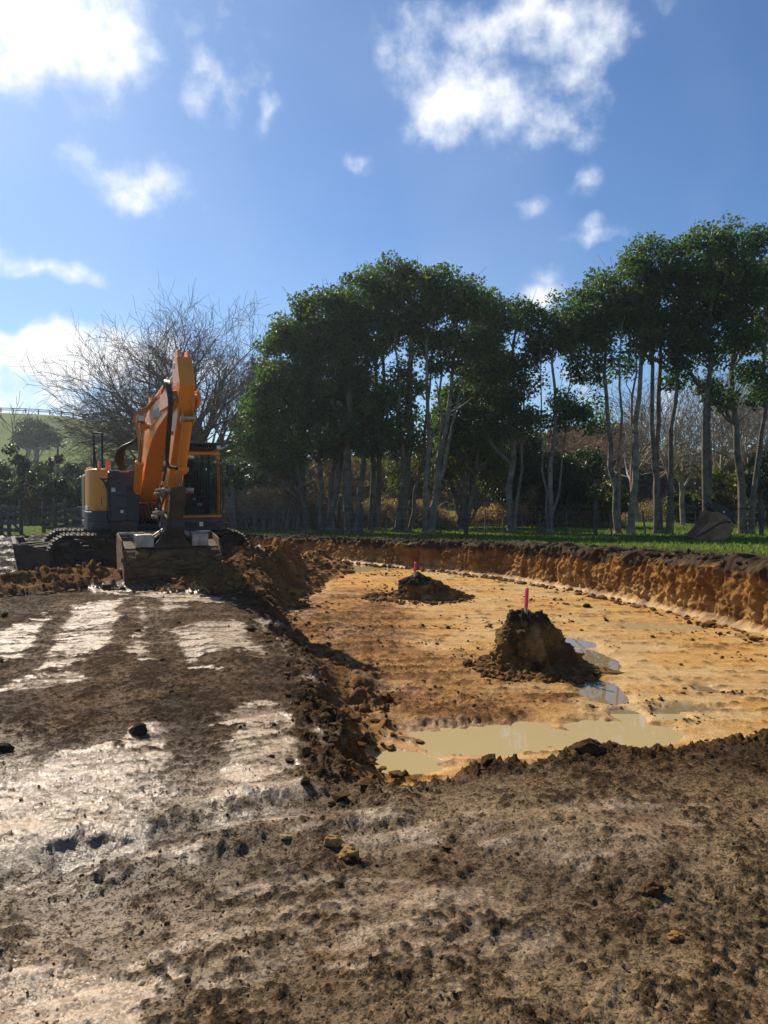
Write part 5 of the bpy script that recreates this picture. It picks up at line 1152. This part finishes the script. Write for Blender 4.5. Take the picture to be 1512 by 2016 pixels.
# under-cab skirt with lamp
us = MB().prism([(CX0 - .02, CY0 + .01), (CX1 - .10, CY0 + .01), (CX1, CY0 + .12), (CX1, -.2), (CX0 - .02, -.2)], .80, 1.03, 'z').build('cab_skirt', 'grey_paint', ex, .025)
MB().box(CX0 + .38, CX0 + .46, CY0 - .005, CY0 + .012, .88, .97).build('skirt_lamp', 'lens', us, .006)

# ------------------------------------------------------------------ survey mounds and pegs
m, t, b = mat_new('pink_paint'); b.inputs['Base Color'].default_value = (.80, .045, .10, 1); b.inputs['Roughness'].default_value = .55; noise_bump(t, b, 60, .3); M['pink'] = m
M['peg_wood'] = mat_two('peg_wood', (.45, .30, .17), (.62, .46, .30), 14, .8, bump=.3)
def mound(label, px, py, height, rx, ry, seed, topr, skew=(0, 0), noise_s=1.0, lobes=(), peak=1.02):
    """flat-topped stump of undug ground: clay column, dark turf cap, crumbs at the foot"""
    cx, cy = U(px, py, FLOOR); n, k = 84, 180; rng = np.random.default_rng(seed)
    th = np.linspace(0, 2 * math.pi, k, endpoint=False)[None]; u = np.linspace(0, 1, n)[:, None]
    # profile: foot -> steep side -> top
    hh = np.interp(u, [0, .12, .22, .80, .86, 1.0], [-.05, .03, .10, .93, 1.0, peak]); rr = np.interp(u, [0, .12, .22, .80, .86, 1.0], [1.28, 1.08, .92, topr * 1.12, topr * .9, 0.0])
    ax = np.where(np.cos(th) > 0, rx[1], rx[0]); 
    x = np.cos(th) * rr * ax; y = np.sin(th) * rr * ry; z = hh * height + 0 * th
    if lobes:
        for (a0, wd, add) in lobes:
            da = np.angle(np.exp(1j * (th - a0))); x = x * (1 + add * np.exp(-(da / wd) ** 2) * (1 - np.clip(hh, 0, 1))); y = y * (1 + add * .6 * np.exp(-(da / wd) ** 2) * (1 - np.clip(hh, 0, 1)))
    d3 = fbm((x + cx) * 7, (y + cy) * 7, z * 7, o=6, s=seed, g=.72) - .5; dv = fbm(np.cos(th) * 5 + 0 * u, np.sin(th) * 5 + 0 * u, z * 2.0, o=4, s=seed + 9) - .5
    big = fbm((x + cx) * 2.2, (y + cy) * 2.2, z * 2, o=3, s=seed + 3) - .5
    q = 1 + (d3 * .85 + dv * .5 + big * .6) * noise_s * np.clip(rr * 3, 0, 1)
    x = x * q + skew[0] * np.clip(hh, 0, 1); y = y * q + skew[1] * np.clip(hh, 0, 1)
    z = z + (d3 * .30 + big * .22) * height * sst(.02, .4, hh) * np.where(hh > .9, 1.4, .5)
    c = np.zeros(x.shape + (3,), np.float32) + np.array((.21, .115, .036)); tn = fbm(x * 7, y * 7, z * 9, o=4, s=seed + 5)
    c = mixc(c, np.array((.09, .050, .020)), sst(.42, .62, tn) * .9); c = mixc(c, np.array((.40, .25, .09)), sst(.55, .72, fbm(x * 4, y * 4, z * 3, o=4, s=seed + 6)) * .7)
    c = mixc(c, DARK * 1.2, sst(.74, .92, hh + d3 * .35))
    V = np.stack([x, y, z], -1).reshape(-1, 3); i = np.arange(n * k).reshape(n, k); j = np.roll(i, -1, 1)
    F = np.stack([i[:-1], j[:-1], j[1:], i[1:]], -1).reshape(-1, 4)
    o = mesh_np('earth_mound', V, F, M['earth'], smooth=True, loc=(cx, cy, FLOOR), attrs={'soil': ('FLOAT_COLOR', np.concatenate([np.clip(c, 0, 1).reshape(-1, 3), np.ones((x.size, 1))], 1)), 'wet': ('FLOAT', np.full(x.size, .1))})
    tag(o, label, 'earth mound', 'earth mounds left round the survey pegs')
    return cx + skew[0], cy + skew[1], FLOOR + height
def peg(label, x, y, z, h, tilt, w=.042):
    root = empty('survey_peg', (x, y, z)); tag(root, label, 'survey peg', 'pink topped survey pegs'); root.rotation_euler = (tilt[1], tilt[0], .5)
    v, f = box_mesh(w, w, .16); mesh_np('peg_shaft', v + [0, 0, -.10], f, M['peg_wood'], root)
    o = MB().box(-w / 2 - .002, w / 2 + .002, -w / 2 - .002, w / 2 + .002, .06, h).build('painted_top', 'pink', root, .003)
    MB().prism([(-w / 2, h), (w / 2, h), (w / 2 - .008, h + .012), (-w / 2 + .008, h + .012)], -w / 2 + .004, w / 2 - .004, 'y').build('peg_head', 'peg_wood', root, .002)
a1 = mound('nearer tall earth mound with a leaning right skirt, topped by a pink peg', 1045, 1316, .67, (.40, .42), .40, 901, .43, (-.07, .0), 1.0, ((-.3, .55, .75),))
peg('nearer pink survey peg on the tall earth mound', a1[0] + .0, a1[1] - .05, a1[2] - .02, .28, (.06, 0), .027)
a2 = mound('farther low wide earth mound with a dark cap and pink peg', 833, 1180, .36, (.52, .60), .50, 902, .52, (-.10, 0), .9, ((-.1, .5, .5),), 1.45)
peg('farther pink survey peg on the low wide mound', a2[0] - .06, a2[1] - .1, a2[2] + .12, .22, (.06, 0), .034)

# ------------------------------------------------------------------ spare bucket on the grass
sb0 = at(1398, 1066, 22.6); sbz = hz(sb0.x, 22.6)
sbk = empty('digger_bucket', (sb0.x, 22.6, sbz - .02), R(-8)); tag(sbk, 'muddy spare digger bucket standing on the grass at the right', 'digger bucket')
# side outline in local x,z ; opening to the left
out_ = [(-.62, .06), (-.30, .0), (.05, -.02), (.30, .06), (.46, .26), (.50, .48), (.40, .64), (.22, .78)]
inn = [(x * .93 - .02, z * .93 + .03) for x, z in out_][::-1]
MB().prism(out_ + inn, -.52, .52, 'y').build('bucket_shell', 'rust', sbk, .008, 30)
side = out_ + [(.02, .86), (-.16, .82), (-.20, .55), (-.42, .28)]
for y in (-.545, .52): MB().prism(side, y, y + .025, 'y').build('side_plate', 'rust', sbk, .008)
for y in (-.575, .547): MB().tube([(x * .97, y + .012, z * .97 + .01) for x, z in [(-.55, .12), (-.18, .34), (.04, .48), (.24, .58), (.42, .56)]], .032, 6, 3).build('side_rib', 'steel_mud', sbk)
for y in (-.24, .18): MB().prism([(.46, .42), (.40, .64), (.22, .78), (.02, .86), (-.12, 1.02), (-.02, 1.12), (.14, 1.08), (.40, .96), (.58, .76), (.62, .50)], y, y + .05, 'y').build('hitch_ear', 'black', sbk, .012)
MB().cyl((-.03, -.28, .99), (-.03, .28, .99), .055).build('hitch_pin', 'steel_mud', sbk, .006); MB().cyl((.47, -.28, .56), (.47, .28, .56), .05).build('hitch_pin', 'steel_mud', sbk, .006)
MB().cyl((.30, -.275, .84), (.30, -.245, .84), .03).build('ear_boss', 'lens', sbk, .004)
for y in (-.45, -.22, .0, .22, .45): MB().prism([(-.60, .02), (-.58, .10), (-.82, .09), (-.84, .06)], y - .045, y + .045, 'y').build('bucket_tooth', 'steel_mud', sbk, .008)

# ------------------------------------------------------------------ house glimpsed through the trees
hp = at(1152, 905, 110); hs = empty('house', (hp.x, 110, 3.0)); tag(hs, 'pale grey house wall and roof glimpsed between far trees', 'house')
MB().box(-3, 3, 0, 6, -1.5, 3.4).build('wall', 'white', hs); MB().prism([(-3.4, 3.4), (3.4, 3.4), (0, 5.0)], -.4, 6.4, 'y').build('roof', 'grey_paint', hs); 
MB().box(-.9, .3, -.06, .02, .9, 2.4).build('window', 'glass', hs); MB().box(.5, 1.4, -.06, .02, -1.5, .9).build('door', 'grey_paint', hs)

# ------------------------------------------------------------------ clods
ICO_V = None
def ico():
    import bmesh
    bm = bmesh.new(); bmesh.ops.create_icosphere(bm, subdivisions=1, radius=1.0); bm.verts.ensure_lookup_table()
    v = np.array([q.co[:] for q in bm.verts]); f = np.array([[q.index for q in g.verts] for g in bm.faces]); bm.free(); return v, f
IV, IF_ = ico()
def soil_attrs(c, w): return {'crumb': ('FLOAT', np.full(len(c), .4)), 'soil': ('FLOAT_COLOR', np.concatenate([np.clip(c, 0, 1), np.ones((len(c), 1))], 1)), 'wet': ('FLOAT', w)}
def clods(name, label, P, r, colr, seed, flat=.7):
    rng = np.random.default_rng(seed); n = len(P)
    j = rng.uniform(.55, 1.3, (n, len(IV))); S = np.stack([rng.uniform(.7, 1.5, n), rng.uniform(.7, 1.5, n), rng.uniform(.5, 1.0, n) * flat / .7], -1)
    a = rng.uniform(0, 6.3, n); c, s = np.cos(a), np.sin(a)
    V = IV[None] * j[..., None] * S[:, None] * r[:, None, None]; X = V[..., 0] * c[:, None] - V[..., 1] * s[:, None]; Y = V[..., 0] * s[:, None] + V[..., 1] * c[:, None]
    V = np.stack([X, Y, V[..., 2]], -1) + P[:, None]; F = IF_[None] + (np.arange(n) * len(IV))[:, None, None]
    cc = np.repeat(colr * rng.uniform(.65, 1.35, (n, 1)), len(IV), 0)
    o = mesh_np(name, V.reshape(-1, 3), F.reshape(-1, 3), M['earth'], smooth=False, attrs=soil_attrs(cc, np.full(n * len(IV), .12)))
    tag(o, label, 'soil crumbs', kind='stuff')
def scatter():
    rng = np.random.default_rng(55)
    # broken soil along the step, the lip and the heaps
    n = 24000; y = 3.0 + 19 * rng.random(n) ** 1.3; x = rng.uniform(-.66, .55, n) * y
    w1 = fbm(x * .9, y * .9, o=3, s=1) - .5; w2 = fbm(x * .9, y * .9, o=3, s=11) - .5
    sd = sdist(x + w1 * .35, y + w2 * .35, PIT); hp_ = np.maximum(ridge(x + w1 * .7, y + w2 * .9, HEAP1, 1.15), ridge(x + w1 * .5, y + w2 * .5, HEAP2, .9))
    far = (y > wall_y(x) - .4) | (x > 5.2)
    edge = np.exp(-((sd - .1) / .38) ** 2) * (~far) * np.where(x > .3, np.exp(-((sd + .05) / .2) ** 2), 1)
    keep = rng.random(n) < np.clip(edge * .9 + (hp_ > .03) * .8 + .006, 0, 1); x, y, sd, hp_ = x[keep], y[keep], sd[keep], hp_[keep]; n = len(x)
    h, c, w = ground(x, y)
    r = (.007 + .0017 * y) * rng.lognormal(0, .5, n); r = np.clip(r, .006, .09)
    r = np.where((hp_ < .03) & (np.abs(sd - .1) > .5), r * .8, r)
    col_ = np.where((hp_ > .03)[:, None], SPOIL * 1.0, np.where((sd > -.05)[:, None], SPOIL * .75, BROWN * .8))
    P = np.stack([x, y, h + r * .25], -1); ok = ~((h < WATER_Z - .01)); clods('soil_crumbs', 'broken soil crumbs along the pit edge and on the spoil heaps', P[ok], r[ok], col_[ok], 56)
    # small dark bits on the near ground
    n = 8000; y = 1.6 + 5.0 * rng.random(n) ** 1.4; x = rng.uniform(-.66, .66, n) * (y + .4); h, c, w = ground(x, y); ok = (h > -.12) & (rng.random(n) < .25 + .75 * sst(.45, .6, fbm(x * 1.7, y * 1.7, o=3, s=57)))
    x, y, h, c = x[ok], y[ok], h[ok], c[ok]; r = np.clip(.0038 * rng.lognormal(0, .45, len(x)), .002, .011)
    clods('soil_crumbs', 'small dark soil crumbs strewn over the near ground', np.stack([x, y, h + r * .2], -1), r, c * .9, 58)
    # crumbs on the pit floor
    n = 5200; y = 6 + 15 * rng.random(n) ** 1.2; x = rng.uniform(-.2, .5, n) * y; h, c, w = ground(x, y); ok = (h < -.3) & (h > WATER_Z + .004) & (rng.random(n) < sst(.52, .68, fbm(x * .9, y * 1.6, o=3, s=66)))
    x, y, h = x[ok], y[ok], h[ok]; r = np.clip((.004 + .0008 * y) * rng.lognormal(0, .5, len(x)), .004, .04)
    clods('soil_crumbs', 'scattered soil crumbs on the ochre pit floor', np.stack([x, y, h + r * .3], -1), r, np.tile(BROWN * .9, (len(x), 1)), 59)
    # round the feet of the two mounds
    P, rr = [], []
    for (mx_, my_, R_, nn) in ((a1[0] + .1, a1[1] - .1, .62, 420), (a2[0], a2[1], .85, 360)):
        a = rng.uniform(0, 6.3, nn); d = R_ * rng.uniform(.7, 1.25, nn); x = mx_ + np.cos(a) * d; y = my_ + np.sin(a) * d * .85; h, _, _ = ground(x, y); r = np.clip(.026 * rng.lognormal(0, .5, nn), .01, .075)
        P.append(np.stack([x, y, h + r * .3], -1)); rr.append(r)
    P = np.concatenate(P); rr = np.concatenate(rr); clods('soil_crumbs', 'crumbled soil round the feet of the two peg mounds', P, rr, np.tile(SPOIL * .8, (len(P), 1)), 60)
def lip_crumbs():
    rng = np.random.default_rng(91); n = 2600; seg = np.hypot(*np.diff(WALL, axis=0).T); cs = np.concatenate([[0], np.cumsum(seg)])
    q = cs[-1] * rng.random(n) ** .7; x = np.interp(q, cs, WALL[:, 0]); y = np.interp(q, cs, WALL[:, 1]); j = np.clip(np.searchsorted(cs, q) - 1, 0, len(seg) - 1)
    t_ = np.diff(WALL, axis=0)[j] / seg[j][:, None]; nx, ny = -t_[:, 1], t_[:, 0]; fl = np.sign(nx * .6 + ny * .8); o = np.where(rng.random(n) < .8, rng.uniform(.08, 1.1, n), rng.uniform(-.55, -.2, n))
    x = x + nx * fl * o; y = y + ny * fl * o; r = np.clip((.012 + .0014 * y) * rng.lognormal(0, .5, n), .008, .08)
    z = np.where(o > 0, upper(y) + .03, FLOOR + .02); c = np.where((o > 0)[:, None], DARK * 1.5, SPOIL * .9)
    clods('soil_crumbs', 'dark topsoil crumbs strewn along the lip and foot of the cut bank', np.stack([x, y, z + r * .2], -1), r, c, 92)
scatter(); lip_crumbs()
def lump(name, label, px, py, r, colr, seed, z=0.0, group='single lumps lying on the ground'):
    import bmesh
    x, y = U(px, py, z); bm = bmesh.new(); bmesh.ops.create_icosphere(bm, subdivisions=3, radius=1.0); v = np.array([q.co[:] for q in bm.verts]); f = np.array([[q.index for q in g.verts] for g in bm.faces]); bm.free()
    d = fbm(v[:, 0] * 1.6 + seed, v[:, 1] * 1.6, v[:, 2] * 1.6, o=4, s=seed, g=.6); v = v * (.5 + d)[:, None] * np.array(r)
    c = np.tile(colr, (len(v), 1)) * (.7 + .6 * d)[:, None]
    o = mesh_np(name, v, f, M['earth'], smooth=False, loc=(x, y, hz(x, y) + r[2] * .3), attrs=soil_attrs(c, np.full(len(v), .1))); tag(o, label, 'clod', group)
lump('soil_clod', 'dark fist sized clod on the smeared clay left of the pit', 272, 1440, (.055, .05, .05), DARK * 1.3, 701)
lump('clay_lump', 'largest pale yellow broken clay lump in the near ground', 688, 1690, (.05, .035, .035), np.array((.52, .30, .10)), 702)
lump('clay_lump', 'pale yellow clay lump just behind the largest one', 655, 1665, (.04, .03, .028), np.array((.55, .33, .12)), 703)
lump('clay_lump', 'flat pale yellow clay flake left of the yellow lumps', 560, 1655, (.03, .02, .012), np.array((.50, .33, .15)), 704)
lump('soil_clod', 'brown clod in the lower right foreground', 1285, 1755, (.045, .04, .035), BROWN * 1.1, 705)
lump('soil_clod', 'dark clod on the pit lip right of the yellow water', 1160, 1480, (.10, .07, .06), BROWN * .8, 706)
lump('soil_clod', 'small dark stone on the tan floor below the bank', 1155, 1199, (.07, .05, .045), DARK * 1.2, 707, FLOOR)
lump('soil_clod', 'dark clod at the left edge halfway down the shelf', 5, 1470, (.06, .05, .045), DARK * 1.2, 708)
lump('clay_lump', 'orange clod stuck in the mud at the lower right', 1330, 1850, (.03, .025, .016), np.array((.38, .2, .06)), 709)

# ------------------------------------------------------------------ thin scattering volume added to imitate lens veil over the trees
def flare_haze():
    mb = MB().box(-420, 420, -60, 420, -2.2, 24.0)
    m = bpy.data.materials.new('flare_veil'); m.use_nodes = True; t = m.node_tree; t.nodes.clear()
    pv = N(t, 'ShaderNodeVolumePrincipled', inp={'Color': (.80, .90, 1.0, 1), 'Density': 0.0005, 'Anisotropy': 0.6}); ou = N(t, 'ShaderNodeOutputMaterial'); Lk(t, pv.outputs[0], ou.inputs['Volume'])
    M['air'] = m; o = mb.build('flare_haze', 'air'); tag(o, kind='stuff')
flare_haze()
